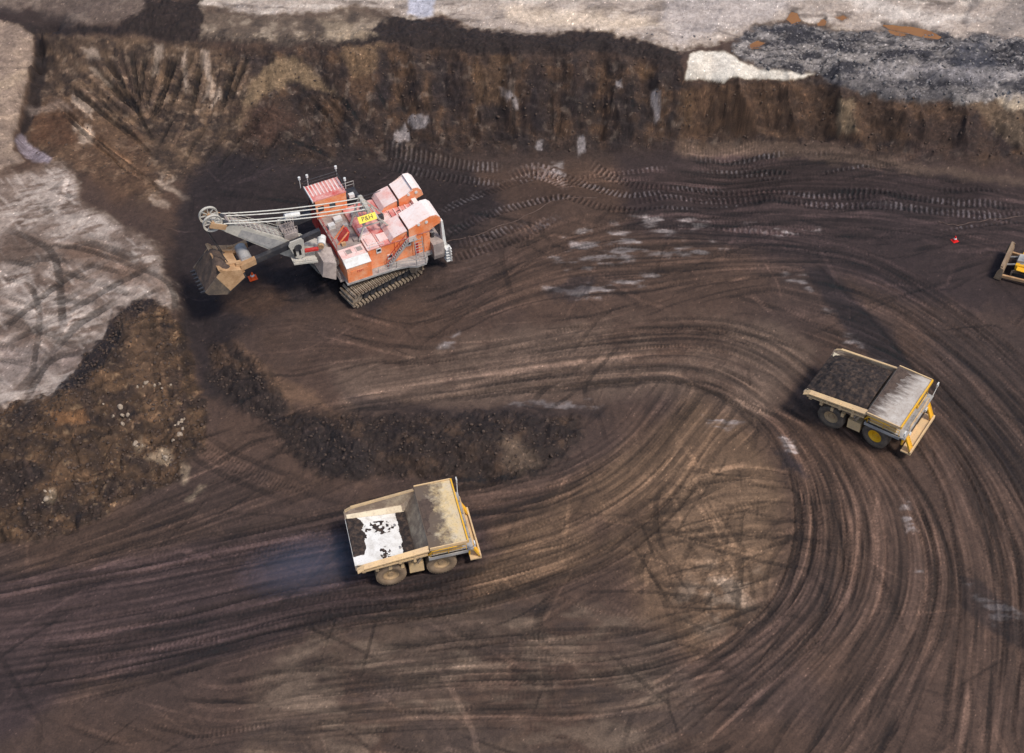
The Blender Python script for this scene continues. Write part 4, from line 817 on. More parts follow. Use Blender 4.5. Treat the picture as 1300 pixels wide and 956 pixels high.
        MB().tube((10.2, s * 4.3, 4.4), (10.35, s * 5.1, 5.9), .05, 6).box(10.25, 10.4, s * 5.1 - .28, s * 5.1 + .28, 5.7, 6.35).build('mirror', 'white', T)
    MB().rail([(10.2, -2.9, 4.42), (10.2, 2.9, 4.42)], 1.05, .05).build('handrail', 'cream', T)
    MB().rail([(5.0, -4.45, 4.42), (9.4, -4.45, 4.42)], 1.0, .045).build('handrail', 'yellow', T)
    MB().rail([(5.0, 4.45, 4.42), (9.4, 4.45, 4.42)], 1.0, .045).build('handrail', 'yellow', T)
    MB().box(2.3, 4.1, -3.9, -1.6, 1.3, 2.9).build('fuel_tank', 'cream', T); MB().tube((2.2, 2.8, 2.1), (4.2, 2.8, 2.1), .8, 14).build('hydraulic_tank', 'cream', T, 40)
    for s in (-1, 1): MB().tube((2.6, s * 1.75, 2.0), (1.6, s * 1.75, 4.0), .22, 10).build('hoist_cylinder', 'grey', T, 40)
    MB().pipe([(4.7, -4.6, 5.0), (5.1, -4.85, 5.9), (6.0, -4.95, 6.15), (8.2, -4.95, 6.1)], .1).build('pipe', 'yellow', T)
    return T
def place_at(px, py, z): p = at(px, py, z); return p
h1 = 12.5; t1 = haul_truck((-16.53, 114.14, .02), R(h1), 'yellow haul truck with an almost empty white-floored dump body', 'tyre_tan', 'rim', 0, canopy='canopy_a')
h2 = -36.0; t2 = haul_truck((44.18, 136.53, .02), R(h2), 'yellow haul truck carrying a full load of black ore', 'tyre', 'rim_y', R(-7), canopy='canopy_b')
MT1 = Matrix.Translation((-16.53, 114.14, .02)) @ Matrix.Rotation(R(h1), 4, 'Z'); MT2 = Matrix.Translation((44.18, 136.53, .02)) @ Matrix.Rotation(R(h2), 4, 'Z')
def nz(X, Y, f, s): return fbm(X * f + 31 * s, Y * f + 17, 4, 110 + s)
def lay(o, mtx, label, cat, group=None): o.matrix_world = mtx; return tag(o, label, cat, group)
def inside(X, Y): return np.minimum(np.minimum(3.66 - Y, Y + 3.66), np.minimum(3.1 - X, X + 4.1))
fl = lambda X, Y: 3.75 + (3.2 - X) / 7.3 * .95
# what is left in the empty body
def m_tail(X, Y): return np.minimum(np.minimum((-2.2 - X + .3 * Y - .12 * Y * Y * (Y > 0)) * .8 + .7 * nz(X, Y, .8, 1), (Y + 2.3) * .6 + .5 * nz(X, Y, .9, 4)), inside(X, Y) * 3 + .05)
lay(patch('ore_layer', -4.1, 3.1, -3.7, 3.7, fl, m_tail, .085, 'ore', thick=.24, amp=.13, seed=1), MT1, 'dark ore stuck at the tail of the empty white truck bed', 'ore', 'ore left in the empty truck')
def m_head(X, Y): return np.minimum((X - 2.05) * .9 + .3 * nz(X, Y, 1.2, 2), (3.66 - np.abs(Y)) * 3 + .05)  # strip is ore, and also gives the headboard's shadow a dark shape
lay(patch('ore_layer', 1.0, 3.3, -3.7, 3.7, fl, m_head, .085, 'ore', thick=.3, amp=.13, seed=2), MT1, 'dark strip of ore plus modelled shadow against the headboard of the empty truck', 'ore', 'ore left in the empty truck')
def m_crumb(X, Y):
    reg = np.maximum(1 - np.hypot((X + .3) / 1.9, (Y - 1.7) / 1.1), .8 - np.hypot((X + .2) / .9, (Y + 2.3) / 1.3))
    return np.minimum(np.minimum(nz(X, Y, 2.6, 3) * 1.3 - .18 + .25 * np.clip(reg, -2, 1), reg), inside(X, Y))
lay(patch('ore_crumbs', -2.4, 1.6, -3.5, 3.2, fl, m_crumb, .06, 'ore', thick=.12, seed=3), MT1, 'scattered black ore crumbs on the white bed floor', 'ore', 'ore left in the empty truck')
cz = lambda X, Y: 6.66 - (X - 4.85) * .013
def m_can1(X, Y): return np.minimum(np.minimum((5.9 - X + .5 * np.sin(Y * .9)) * .55 + .6 * nz(X, Y, 1.1, 5), (3.0 - np.abs(Y + .2)) * .6 + .5 * nz(X, Y, .8, 6)), np.minimum(X - 4.9, 4.7 - np.abs(Y)) * 3)
lay(patch('spilled_dirt', 4.9, 9.4, -4.8, 4.8, cz, m_can1, .085, 'dirt', thick=.07, amp=.02, seed=5), MT1, 'dark dirt spilled on the canopy of the empty truck', 'dirt')
def m_can2(X, Y): return np.minimum((5.7 - X) * .6 + .55 * fbm(X * .7, Y * 3.0, 4, 130) + .12 * Y, np.minimum(X - 4.9, 4.7 - np.abs(Y)) * 3)
lay(patch('spilled_dirt', 4.9, 9.4, -4.8, 4.8, cz, m_can2, .085, 'dirt', thick=.06, amp=.02, seed=6), MT2, 'dark dirt streaks on the canopy of the loaded truck', 'dirt')
# the full load
def heap(X, Y):
    fz = fl(X, Y); e = np.clip((X + 4.5) / 2.2, 0, 1); e = e * e * (3 - 2 * e)
    side = np.clip((4.2 - np.abs(Y)) / 3.2, 0, 1); fr = np.clip((4.6 - X) / 2.0, 0, 1)
    top = 5.35 + .12 * (X + 1) + .8 * side ** .8 * (.45 + .55 * fr) + .4 * np.exp(-((X - .6) ** 2 + (Y + .8) ** 2) / 3.5)
    return fz + (np.maximum(top, fz + .25) - fz) * e
def m_load(X, Y):
    lim = 3.72 + .55 * np.clip((heap(X, Y) - fl(X, Y)) / .9, 0, 1)
    return np.minimum(np.minimum(lim - np.abs(Y), (3.25 + .55 * np.clip(heap(X, Y) - 3.9, 0, 2)) - X), X + 4.16 + .06 * nz(X, Y, .9, 7)) * 4
lay(patch('ore_load', -4.14, 4.6, -4.3, 4.3, heap, m_load, .09, 'ore', thick=.05, amp=.14, seed=8), MT2, 'heaped load of black ore filling the haul truck body', 'ore')

# ---------------------------------------------------------------- electric rope shovel
SO, SH = (-21.4, 167.5), 204.0
S = empty('mining_shovel', (*SO, .05), R(SH), 'huge orange and red electric rope shovel on wide crawlers', 'mining shovel')
def arc(cx, cz_, r, a0, a1, n_=8): return [(cx + r * math.cos(R(a0 + (a1 - a0) * i / n_)), cz_ + r * math.sin(R(a0 + (a1 - a0) * i / n_))) for i in range(n_ + 1)]
# crawlers stand at their own angle under the turntable
CR = R(12.0)
shoe = MB(); shoe.box(-.2, .2, -1.68, 1.68, -.06, .14); shoe.box(-.18, .02, -1.7, 1.7, .14, .3); shoe.box(-.24, .24, -.6, .6, .0, .1); shoe.box(-.2, .2, -.5, .5, -.3, -.1)
shoe_me = shoe.mesh('track_shoe', 'shoe')
CLEN, CH = 12.6, 2.35
for s in (-1, 1):
    b = MB(); y = s * 4.55; r = CH / 2 - .2
    b.prism_y([(-CLEN / 2 + 1.0, .55), (CLEN / 2 - 1.0, .55), (CLEN / 2 - .9, 1.2), (CLEN / 2 - 1.3, 1.75), (-CLEN / 2 + 1.3, 1.75), (-CLEN / 2 + .9, 1.2)], y - .85, y + .85)
    c = b.build('crawler', 'dark', S); c.rotation_euler = (0, 0, CR)
    hs = CLEN / 2 - CH / 2; per = 4 * hs + 2 * math.pi * r; nsh = int(per / .585)
    for i in range(nsh):
        d = per * i / nsh
        if d < 2 * hs: p, a = (-hs + d, CH / 2 + r), 0
        elif d < 2 * hs + math.pi * r: a = (d - 2 * hs) / r; p = (hs + r * math.sin(a), CH / 2 + r * math.cos(a))
        elif d < 4 * hs + math.pi * r: p, a = (hs - (d - 2 * hs - math.pi * r), CH / 2 - r), math.pi
        else: a = math.pi + (d - 4 * hs - math.pi * r) / r; p = (-hs + r * math.sin(a), CH / 2 + r * math.cos(a))
        put('track_shoe', shoe_me, c, (p[0], y, p[1]), (0, a, 0))
    for i in range(9):
        x = -hs + .5 + (2 * hs - 1) * i / 8; MB().tube((x, y - 1.0, .75), (x, y + 1.0, .75), .45, 12).build('roller', 'dark', c, 40)
    for x in (-hs, hs): MB().tube((x, y - 1.1, CH / 2), (x, y + 1.1, CH / 2), .85, 16).build('idler', 'shoe', c, 40)
b = MB().box(-3.2, 3.2, -3.5, 3.5, 1.1, 2.5); b.tube((0, 0, 2.4), (0, 0, 3.0), 3.6, 32); b.build('car_body', 'dark', S).rotation_euler = (0, 0, CR)
# revolving frame, walkways
MB().prism_x([(-4.6, 3.0), (4.6, 3.0), (4.6, 3.58), (-4.6, 3.58)], -10.4, 4.6).build('revolving_frame', 'grey', S)
def slab(pts, z0, z1): n_ = len(pts); return MB().add([(x, y, z0) for x, y in pts] + [(x, y, z1) for x, y in pts], [tuple(range(n_))[::-1], tuple(range(n_, 2 * n_))] + [(i, (i + 1) % n_, n_ + (i + 1) % n_, n_ + i) for i in range(n_)])
slab([(4.7, 4.62), (4.7, 5.6), (0.4, 5.62), (-3.0, 5.7), (-4.6, 6.0), (-5.8, 6.6), (-7.3, 6.6), (-7.9, 5.7), (-8.2, 4.62)], 3.3, 3.62).build('walkway', 'grey', S)
MB().box(4.62, 5.35, -7.5, 4.5, 3.32, 3.6).build('walkway', 'deck', S); MB().box(-8.0, 4.5, -7.4, -4.62, 3.32, 3.6).build('walkway', 'grey', S)
MB().rail([(-.2, 5.5, 3.62), (-3.0, 5.6, 3.62), (-5.8, 6.5, 3.62), (-7.2, 6.5, 3.62), (-7.8, 5.6, 3.62)], 1.1, .045).build('handrail', 'grey', S)
MB().rail([(5.25, 4.4, 3.6), (5.25, -4.5, 3.6)], 1.1, .045).build('handrail', 'grey', S)
# house: a row of modules
MB().box(.72, 4.45, 2.0, 5.5, 3.63, 6.35).build('front_module', 'orange', S)
MB().hexa([(.68, 4.1, 6.35), (4.5, 4.1, 6.35), (4.5, 5.55, 6.35), (.68, 5.55, 6.35), (.68, 4.1, 6.95), (4.5, 4.1, 6.95), (4.5, 5.55, 6.42), (.68, 5.55, 6.42)]).build('module_roof', 'white', S)
MB().box(.7, 4.48, 1.9, 4.08, 6.36, 6.98).build('module_roof', 'roof_pink', S)
for x in (1.5, 3.1): MB().box(x - .55, x + .55, 2.35, 3.55, 6.98, 7.08).build('roof_hatch', 'roof_pink', S); MB().box(x - .4, x + .4, 2.5, 3.4, 7.08, 7.12).build('roof_hatch', 'deck', S)
MB().box(-9.0, .66, -6.0, 4.2, 3.6, 7.3).build('machinery_house', 'orange', S)
MB().box(.66, 4.4, -6.0, 1.85, 3.62, 6.9).build('front_house', 'red', S)
MB().box(.7, 4.5, -6.1, 1.86, 6.9, 7.02).build('front_roof', 'deck', S)
roof_cols = [(-9.1, -7.0, 'roof_red'), (-7.0, -5.0, 'roof_pink'), (-5.0, -3.1, 'roof_red'), (-3.1, -1.2, 'roof_red'), (-1.2, .7, 'roof_red')]
for i, (x0, x1, mt) in enumerate(roof_cols):
    for j, (y0, y1) in enumerate(((-6.15, -2.2), (-2.2, .9), (.9, 4.35))):
        MB().box(x0 + .03, x1 - .03, y0 + .03, y1 - .03, 7.3, 7.42 + .05 * ((i + j) % 2)).build('roof_panel', ('roof_pink' if (i * 2 + j) % 5 == 0 else mt), S)
for x, y in ((-.3, 2.6), (-2.2, 2.6), (-.3, 0.2)): MB().box(x - .65, x + .65, y - .85, y + .85, 7.48, 7.6).build('roof_hatch', 'roof_pink', S)
for x, z in ((-1.0, 6.7), (-2.6, 4.9), (-5.6, 6.2)):
    o_ = MB().box(x - .38, x + .38, 4.2, 4.34, z - .42, z + .42).build('window', 'white', S); MB().box(x - .28, x + .28, 4.34, 4.36, z - .1, z + .32).build('pane', 'glass', o_)
for x in (-6.3, -8.1, -3.6, .35): MB().box(x - .12, x + .12, 4.2, 4.32, 3.65, 7.28).build('wall_rib', 'orange', S)
dr = MB().box(-7.1, -6.5, 4.2, 4.26, 3.65, 5.8).build('door', 'red', S); MB().box(-6.62, -6.56, 4.26, 4.32, 4.6, 4.8).build('handle', 'dark', dr)
# stair up the side wall and the side lettering
b = MB()
for k in (4.55, 5.2): b.bar((-1.9, k, 3.75), (-5.3, k, 7.35), .1, .3)
for i in range(13): t_ = (i + .5) / 13; b.box(-1.9 - 3.4 * t_ - .14, -1.9 - 3.4 * t_ + .14, 4.55, 5.2, 3.72 + 3.6 * t_, 3.78 + 3.6 * t_)
b.build('stair', 'grey', S); MB().box(-6.7, -5.3, 4.36, 5.3, 7.28, 7.38).build('stair_landing', 'grey', S)
b = MB(); 
for k in (4.55, 5.2): b.tube((-1.9, k, 4.8), (-5.3, k, 8.4), .05, 5); [b.tube((-1.9 - 3.4 * t_, k, 3.8 + 3.6 * t_), (-1.9 - 3.4 * t_, k, 4.8 + 3.6 * t_), .045, 5) for t_ in (0, .33, .66, 1)]
b.build('stair_rail', 'red', S)
b = MB()
for x in (-6.2, -7.4): b.tube((x, 5.6, 3.6), (x, 5.2, 7.6), .07, 6)
for i in range(8): b.tube((-6.2, 5.58 - .05 * i, 3.9 + .48 * i), (-7.4, 5.58 - .05 * i, 3.9 + .48 * i), .04, 5)
b.build('ladder', 'grey', S)
MB().box(1.0, 3.9, 5.5, 5.53, 5.05, 5.6).build('name_stripe', 'orange', S)
lettering('name_text', 'P&H', .55, 'red', S, (2.5, 5.535, 5.3), (R(90), 0, R(180)))
# intake housings on the rear roof
def vent(y0, y1, x_front, zf, hump):
    prof = [(x_front, 7.45), (x_front, zf - .9), (x_front - .5, zf - .25), (x_front - 1.3, zf), (x_front - 2.6, zf + .25), (x_front - 2.61, 7.45)]
    o_ = MB().prism_y(prof, y0 + .12, y1 - .12).build('intake_duct', 'orange', S)
    MB().prism_y([(x_front + .05, zf - .9), (x_front - .5, zf - .2), (x_front - 1.3, zf + .06), (x_front - 2.62, zf + .32), (x_front - 2.62, zf + .24), (x_front - 1.3, zf - .02), (x_front - .46, zf - .3), (x_front, zf - .92)], y0, y1).build('duct_top', 'roof_pink', o_)
    x1 = x_front - 2.9; xe = -10.9
    top = [(x1, zf + .35), (x1 - 1.2, zf + .75), (x1 - 2.4, zf + 1.2), (xe + 1.6, zf + hump), (xe + .7, zf + hump - .1), (xe + .15, zf + hump - .7), (xe - .1, zf + hump - 1.7)]
    o_ = MB().prism_y([(x1, 7.45)] + top + [(xe + .9, zf + hump - 2.0), (-9.0, 7.45)], y0 + .08, y1 - .08).build('intake_house', 'orange', S)
    MB().prism_y([(x + .0, z + .1) for x, z in top] + [(x, z) for x, z in top[::-1]], y0 - .06, y1 - .1).build('house_top', 'vent_white', o_)
    MB().box(x1 + .02, x1 + .28, y0 + .3, y1 - .02, 7.45, zf + .1).build('louvre', 'dark', o_)
    for k in (0, 1): MB().tube((x1 - 1.6 - 1.2 * k, y1 - .08, 9.2), (x1 - 1.6 - 1.2 * k, y1 + .02, 9.2), .24, 12).build('port', 'white', o_)
vent(.5, 4.4, -2.9, 8.5, 1.5); vent(-6.3, -2.5, -4.2, 8.5, 1.5)
MB().box(-8.8, -5.2, -2.4, .4, 7.48, 7.66).build('roof_panel', 'roof_red', S)
MB().box(-9.6, -8.9, -2.3, .2, 7.2, 8.5).build('exhaust_box', 'vent_white', S)
b = MB(); n_ = 16; [b.tube((-6.6 + .55 * math.cos(R(22.5 * i)), -1.0 + .55 * math.sin(R(22.5 * i)), 7.75), (-6.6 + .55 * math.cos(R(22.5 * i + 22.5)), -1.0 + .55 * math.sin(R(22.5 * i + 22.5)), 7.75), .06, 5) for i in range(n_)]
b.build('hose_coil', 'dark', S)
b = MB(); [b.box(-8.8 + i * .9, -8.6 + i * .9, -2.3, .35, 7.68, 7.82) for i in range(4)]; b.build('roof_stiffener', 'roof_pink', S)
# rear platform, counterweight, boarding steps
MB().prism_x([(-5.2, 2.4), (5.2, 2.4), (5.4, 3.2), (5.2, 5.2), (-5.2, 5.2)], -10.75, -9.05).build('counterweight', 'deck', S)
f_ = MB().box(-9.9, -9.5, 2.6, 3.6, 5.2, 6.0).build('fan_unit', 'dark', S); MB().tube((-9.7, 3.1, 6.0), (-9.7, 3.1, 6.12), .36, 14).build('fan', 'grey', f_)
MB().hexa([(-10.8, 3.9, 3.3), (-10.8, 4.8, 3.3), (-11.35, 4.8, 3.3), (-11.35, 3.9, 3.3), (-10.8, 3.9, 8.6), (-10.8, 4.5, 8.6), (-11.1, 4.5, 8.6), (-11.1, 3.9, 8.6)]).build('rear_post', 'white', S)
b = MB(); [b.box(-11.7, -10.8, 4.7, 5.75, 1.6 + .55 * i, 1.75 + .55 * i) for i in range(5)]; b.build('boarding_step', 'white', S)
b = MB(); [b.bar((-11.6, 4.75 + 1.0 * k, 1.5), (-11.3, 4.75 + 1.0 * k, 4.4), .08, .2) for k in (0, 1)]; b.build('step_stringer', 'grey', S)
# cab tower on the far side
c = MB().box(-.1, 4.5, -9.6, -6.1, 3.6, 10.3).build('cab_tower', 'red', S)
MB().hexa([(-.3, -9.8, 10.3), (4.9, -9.8, 10.3), (4.9, -5.95, 10.3), (-.3, -5.95, 10.3), (-.3, -9.8, 10.42), (4.9, -9.8, 10.42), (4.9, -5.95, 10.46), (-.3, -5.95, 10.46)]).build('cab_roof', 'roof_red', c)
for i in range(9): MB().box(-.2 + .56 * i, .02 + .56 * i, -9.7, -7.0, 10.47, 10.5).build('roof_seam', 'roof_pink', c)
MB().box(-.2, 4.6, -6.12, -5.94, 6.9, 10.3).build('cab_side', 'orange', c)
for x in (3.4, 1.6): MB().box(x, x + .9, -5.94, -5.91, 8.3, 9.2).build('window', 'glass', c)
MB().box(4.5, 4.56, -9.3, -6.3, 7.6, 9.9).build('windscreen', 'glass', c)
MB().box(4.85, 5.0, -9.8, -5.9, 10.2, 10.6).build('roof_edge', 'white', c)
MB().rail([(4.9, -9.75, 10.45), (-.25, -9.75, 10.45), (-.25, -6.2, 10.45)], 1.05, .05, post=1.2).build('cab_rail', 'dark', c)
for x, y in ((5.4, -9.8), (4.2, -9.8), (-.3, -9.8), (-.5, -6.6)):
    MB().tube((x, y, 10.4), (x, y, 12.2), .05, 6).tube((x, y, 12.0), (x, y, 12.45), .2, 8).build('lamp', 'white', c)
MB().box(-2.6, -.2, -9.4, -7.0, 3.6, 8.0).build('cab_stair_tower', 'dark', S); MB().rail([(-2.6, -9.4, 8.0), (-.2, -9.4, 8.0)], 1.1).build('handrail', 'grey', S)
MB().rail([(-2.4, -6.0, 7.45), (-5.6, -6.0, 7.45)], 1.1).build('handrail', 'dark', S)
MB().box(-1.6, -.8, -6.9, -6.3, 8.6, 9.2).build('flood_lamp', 'white', S)
b = MB(); b.box(4.7, 6.2, -9.5, -8.3, 6.6, 6.75); b.rail([(4.7, -9.5, 6.7), (6.2, -9.5, 6.7), (6.2, -8.3, 6.7)], 1.1); b.build('cab_platform', 'dark', S)
# gantry, sign, suspension ropes
gt = (-1.0, 12.2)
b = MB()
for y in (-2.0, 1.6):
    b.bar((.9, y, 7.4), (gt[0], y, gt[1]), .22, .22); b.bar((-4.4, y, 7.4), (gt[0], y, gt[1]), .2, .2); b.bar((-.1, y, 9.6), (-2.6, y, 9.6), .16, .16)
b.bar((gt[0], -2.0, gt[1]), (gt[0], 1.6, gt[1]), .45, .45); b.bar((-.1, -2, 9.6), (-.1, 1.6, 9.6), .2, .2); b.bar((-2.6, -2, 9.6), (-2.6, 1.6, 9.6), .2, .2); b.bar((-.1, -2, 9.6), (-1, 1.6, 12.2), .12, .12); b.bar((-.1, 1.6, 9.6), (-1, -2, 12.2), .12, .12)
b.build('gantry', 'boom', S)
for y in (-1.6, -.6, .3, 1.2): MB().tube((gt[0], y - .18, gt[1]), (gt[0], y + .18, gt[1]), .42, 14).build('equalizer_sheave', 'boom', S, 40)
MB().box(-1.5, -1.4, 1.6, 2.1, 10.9, 11.0).box(.3, .4, 1.2, 2.1, 10.9, 11.0).build('sign_bracket', 'grey', S)
# yellow name board, tilted up, read from the machine's left side
sb = MB().box(-1.35, 1.35, -.52, .52, -.05, .05).build('name_board', 'sign', S); sb.location = (-.55, 2.05, 11.35); sb.rotation_euler = (R(42), 0, R(180))
lettering('board_text', 'P&H', .95, 'black', sb, (0, 0, .06), (0, 0, 0), .008)
for y, yb in ((-1.6, -1.25), (-.6, -.7), (.3, .55), (1.2, 1.1)):
    pts = [Vector((gt[0], y, gt[1])).lerp(Vector((19.6, yb, 17.5)), i / 8) - Vector((0, 0, .5 * (1 - (i / 4 - 1) ** 2))) for i in range(9)]
    MB().pipe(pts, .085, 6).build('suspension_rope', 'rope', S)
# boom with point sheaves
bf, bp_ = Vector((4.6, 0, 4.4)), Vector((20.4, 0, 17.4))
ax = (bp_ - bf).normalized(); nrm = Vector((-ax.z, 0, ax.x)); Lb = (bp_ - bf).length
def boom_pt(t_, y, up): q_ = bf + ax * (Lb * t_) + nrm * up; return (q_.x, y, q_.z)
b = MB(); sec = [(0, 2.0, -.7, .7), (.12, 1.9, -1.0, 1.0), (.42, 1.45, -1.35, 1.15), (.62, 1.2, -1.1, 1.0), (.86, .95, -.75, .75), (1.0, .85, -.5, .55)]
v, f = [], []
for t_, hw_, lo, hi in sec: v += [boom_pt(t_, -hw_, lo), boom_pt(t_, hw_, lo), boom_pt(t_, hw_, hi), boom_pt(t_, -hw_, hi)]
for i in range(len(sec) - 1): f += [(4 * i + j, 4 * i + 4 + j, 4 * i + 4 + (j + 1) % 4, 4 * i + (j + 1) % 4) for j in range(4)]
f += [(0, 1, 2, 3), (4 * len(sec) - 4, 4 * len(sec) - 3, 4 * len(sec) - 2, 4 * len(sec) - 1)]
bo = b.add(v, f).build('boom', 'boom', S)
for s in (-1, 1):
    MB().hexa([boom_pt(.48, s * 1.42, -.95), boom_pt(.82, s * 1.02, -.62), boom_pt(.82, s * 1.06, -.62), boom_pt(.48, s * 1.47, -.95), boom_pt(.48, s * 1.42, .75), boom_pt(.82, s * 1.02, .45), boom_pt(.82, s * 1.06, .45), boom_pt(.48, s * 1.47, .75)]).build('side_plate', 'grey', bo)
    MB().bar(boom_pt(.3, s * 1.3, 1.2), boom_pt(.97, s * .75, .72), .22, .22).build('boom_flange', 'boom', bo)
b = MB()
for i in range(15): t_ = .34 + .6 * i / 14; b.bar(boom_pt(t_, -1.0, 1.22 - .3 * t_), boom_pt(t_, 1.0, 1.22 - .3 * t_), .3, .08)
b.build('boom_walkway', 'deck', bo)
b = MB(); b.rail([boom_pt(.34, .95, 1.1), boom_pt(.9, .75, .85)], .9, .04, post=1.6); b.rail([boom_pt(.34, -.95, 1.1), boom_pt(.9, -.75, .85)], .9, .04, post=1.6); b.build('boom_rail', 'boom', bo)
for y in (-1.0, .9):
    sh = empty('point_sheave', (21.0, y, 18.0)); sh.parent = S
    MB().lathe_y([(1.22, -.16), (1.36, -.2), (1.36, -.1), (1.26, 0), (1.36, .1), (1.36, .2), (1.22, .16), (1.12, .1), (1.12, -.1), (1.22, -.16)], 32).build('sheave_rim', 'boom', sh, 40)
    b = MB(); [b.bar((.2 * math.cos(R(45 * i)), 0, .2 * math.sin(R(45 * i))), (1.16 * math.cos(R(45 * i)), 0, 1.16 * math.sin(R(45 * i))), .1, .2, (0, 1, 0)) for i in range(8)]; b.build('spoke', 'boom', sh)
    MB().tube((0, -.35, 0), (0, .35, 0), .3, 14).build('hub', 'mud', sh)
MB().hexa([(19.6, -1.45, 16.6), (21.3, -1.45, 17.6), (21.3, 1.35, 17.6), (19.6, 1.35, 16.6), (19.3, -1.45, 17.3), (21.0, -1.45, 18.2), (21.0, 1.35, 18.2), (19.3, 1.35, 17.3)]).build('boom_head', 'boom', S)
for y in (-1.5, 1.45): MB().bar((19.4, y, 17.0), (21.5, y, 18.2), .14, .8).build('sheave_bracket', 'mud', S)
for y in (-.75, .75): MB().tube((18.9, y, 17.0), (19.7, y, 17.6), .38, 10).build('rope_socket', 'dark', S)
# boom-foot machinery: shipper shaft, crowd drive, saddle blocks
def tilt(p): return p
b = MB(); b.box(9.6, 11.6, -1.3, 1.3, 10.9, 12.2); [b.tube((9.8 + .35 * k, -1.2, 12.2), (10.3 + .35 * k, .2, 13.4), .06, 5) for k in range(4)]; [b.tube((10.0 + .3 * k, 1.1, 12.1), (9.5 + .4 * k, -.8, 13.3), .06, 5) for k in range(4)]; b.rail([(9.6, 1.3, 12.2), (11.6, 1.3, 12.2), (11.6, -1.3, 12.2)], 1.1); b.build('crowd_frame', 'deck', S)
MB().tube((8.2, -1.8, 12.6), (10.4, -1.8, 12.9), .45, 12).build('crowd_motor', 'white', S, 40)
MB().tube((10.3, -2.9, 10.7), (10.3, 2.9, 10.7), .55, 16).build('shipper_shaft', 'dark', S, 40)
for s in (-1, 1):
    yy = s * 2.25; b = MB().prism_y([(9.5, 8.8), (10.2, 8.5), (10.8, 8.9), (11.6, 11.4), (11.3, 12.0), (9.6, 12.1), (9.3, 11.6)], yy + s * .32, yy + s * .5)
    sb_ = b.build('saddle_block', 'boom', S)
    for k in (0, 1): MB().prism_y([(9.9 + .75 * k, 9.2), (10.25 + .72 * k, 9.2), (10.35 + .75 * k, 10.6), (10.0 + .72 * k, 10.7)], yy + s * .5, yy + s * .53).build('saddle_opening', 'black', sb_)
b = MB().hexa([(7.9, 1.3, 7.6), (11.4, 1.3, 8.5), (11.4, 3.4, 8.3), (7.9, 3.4, 7.4), (7.9, 1.3, 7.9), (11.4, 1.3, 8.8), (11.4, 3.4, 8.6), (7.9, 3.4, 7.7)]); b.rail([(8.0, 3.3, 7.6), (11.3, 3.3, 8.5)], .7); b.build('service_platform', 'boom', S)
MB().hexa([(5.6, 1.4, 4.6), (8.2, 1.4, 6.2), (7.8, 4.2, 5.2), (5.9, 4.4, 4.0), (5.2, 1.4, 7.6), (7.6, 1.4, 8.6), (7.2, 3.7, 7.4), (5.4, 3.9, 6.6)]).build('boom_foot_casing', 'deck', S)
MB().tube((6.2, 1.0, 9.6), (6.8, 2.3, 9.4), .62, 16).build('motor_drum', 'white', S, 40); MB().tube((6.85, 2.35, 9.4), (7.0, 2.7, 9.35), .45, 14).build('drum_cap', 'mud', S, 40)
MB().bar((7.4, 2.6, 9.2), (9.4, 2.6, 9.6), .5, .35).build('cable_tray', 'red', S)
# twin dipper handle
def hz(x): return 11.05 + (10.3 - x) * .145
for s in (-1, 1):
    yy = s * 1.95; h_ = MB().hexa([(6.6, yy - .36, hz(6.6) - .45), (18.4, yy - .36, hz(18.4) - .42), (18.4, yy + .36, hz(18.4) - .42), (6.6, yy + .36, hz(6.6) - .45), (6.6, yy - .36, hz(6.6) + .45), (18.4, yy - .36, hz(18.4) + .42), (18.4, yy + .36, hz(18.4) + .42), (6.6, yy + .36, hz(6.6) + .45)]).build('dipper_handle', 'dark', S)
    MB().hexa([(16.4, yy - .40, hz(16.4) - .46), (18.7, yy - .42, hz(18.7) - .5), (18.7, yy + .42, hz(18.7) - .5), (16.4, yy + .40, hz(16.4) - .46), (16.4, yy - .40, hz(16.4) + .47), (18.7, yy - .42, hz(18.7) + .5), (18.7, yy + .42, hz(18.7) + .5), (16.4, yy + .40, hz(16.4) + .47)]).build('handle_end', 'mud', h_)
MB().tube((17.5, -1.6, hz(17.5) + .1), (17.5, 1.6, hz(17.5) + .1), .85, 20).build('torsion_tube', 'grey', S, 40)
for s in (-1, 1): MB().bar((18.3, s * 1.3, hz(18.3) + .2), (20.6, s * 1.6, 10.6), .4, .5).build('pitch_brace', 'mud', S)
# dipper
dp = [(18.5, 8.6), (18.8, 10.1), (21.5, 11.0), (24.4, 8.1), (24.0, 7.5), (21.4, 6.5)]
DW = 2.75
di = MB().prism_y([(18.5, 8.6), (18.8, 10.1), (18.98, 10.0), (18.75, 8.75)], -DW, DW).prism_y([(18.5, 8.6), (21.4, 6.5), (21.5, 6.8), (18.75, 8.78)], -DW, DW).build('dipper', 'mud', S)
for s in (-1, 1): MB().prism_y([(18.5, 8.6), (18.8, 10.1), (21.5, 11.0), (22.4, 10.1), (20.9, 7.0)], s * DW, s * (DW + .22)).build('dipper_side', 'mud', di); MB().prism_y([(22.4, 10.1), (24.4, 8.1), (24.0, 7.5), (21.4, 6.5), (20.9, 7.0)], s * DW, s * (DW + .2)).build('wear_plate', 'tyre', di)
MB().prism_y([(21.4, 6.5), (24.3, 7.6), (24.4, 7.9), (21.4, 6.8)], -DW, DW).build('dipper_front', 'dark', di)
MB().prism_y([(18.8, 10.1), (21.3, 10.95), (21.75, 11.2), (21.8, 10.85), (18.9, 9.85)], -DW, DW).build('dipper_back', 'mud', di)
MB().prism_y([(21.2, 10.9), (21.6, 11.35), (21.95, 11.3), (21.7, 10.8)], -DW - .5, DW + .25).build('lip_bar', 'mud', di)
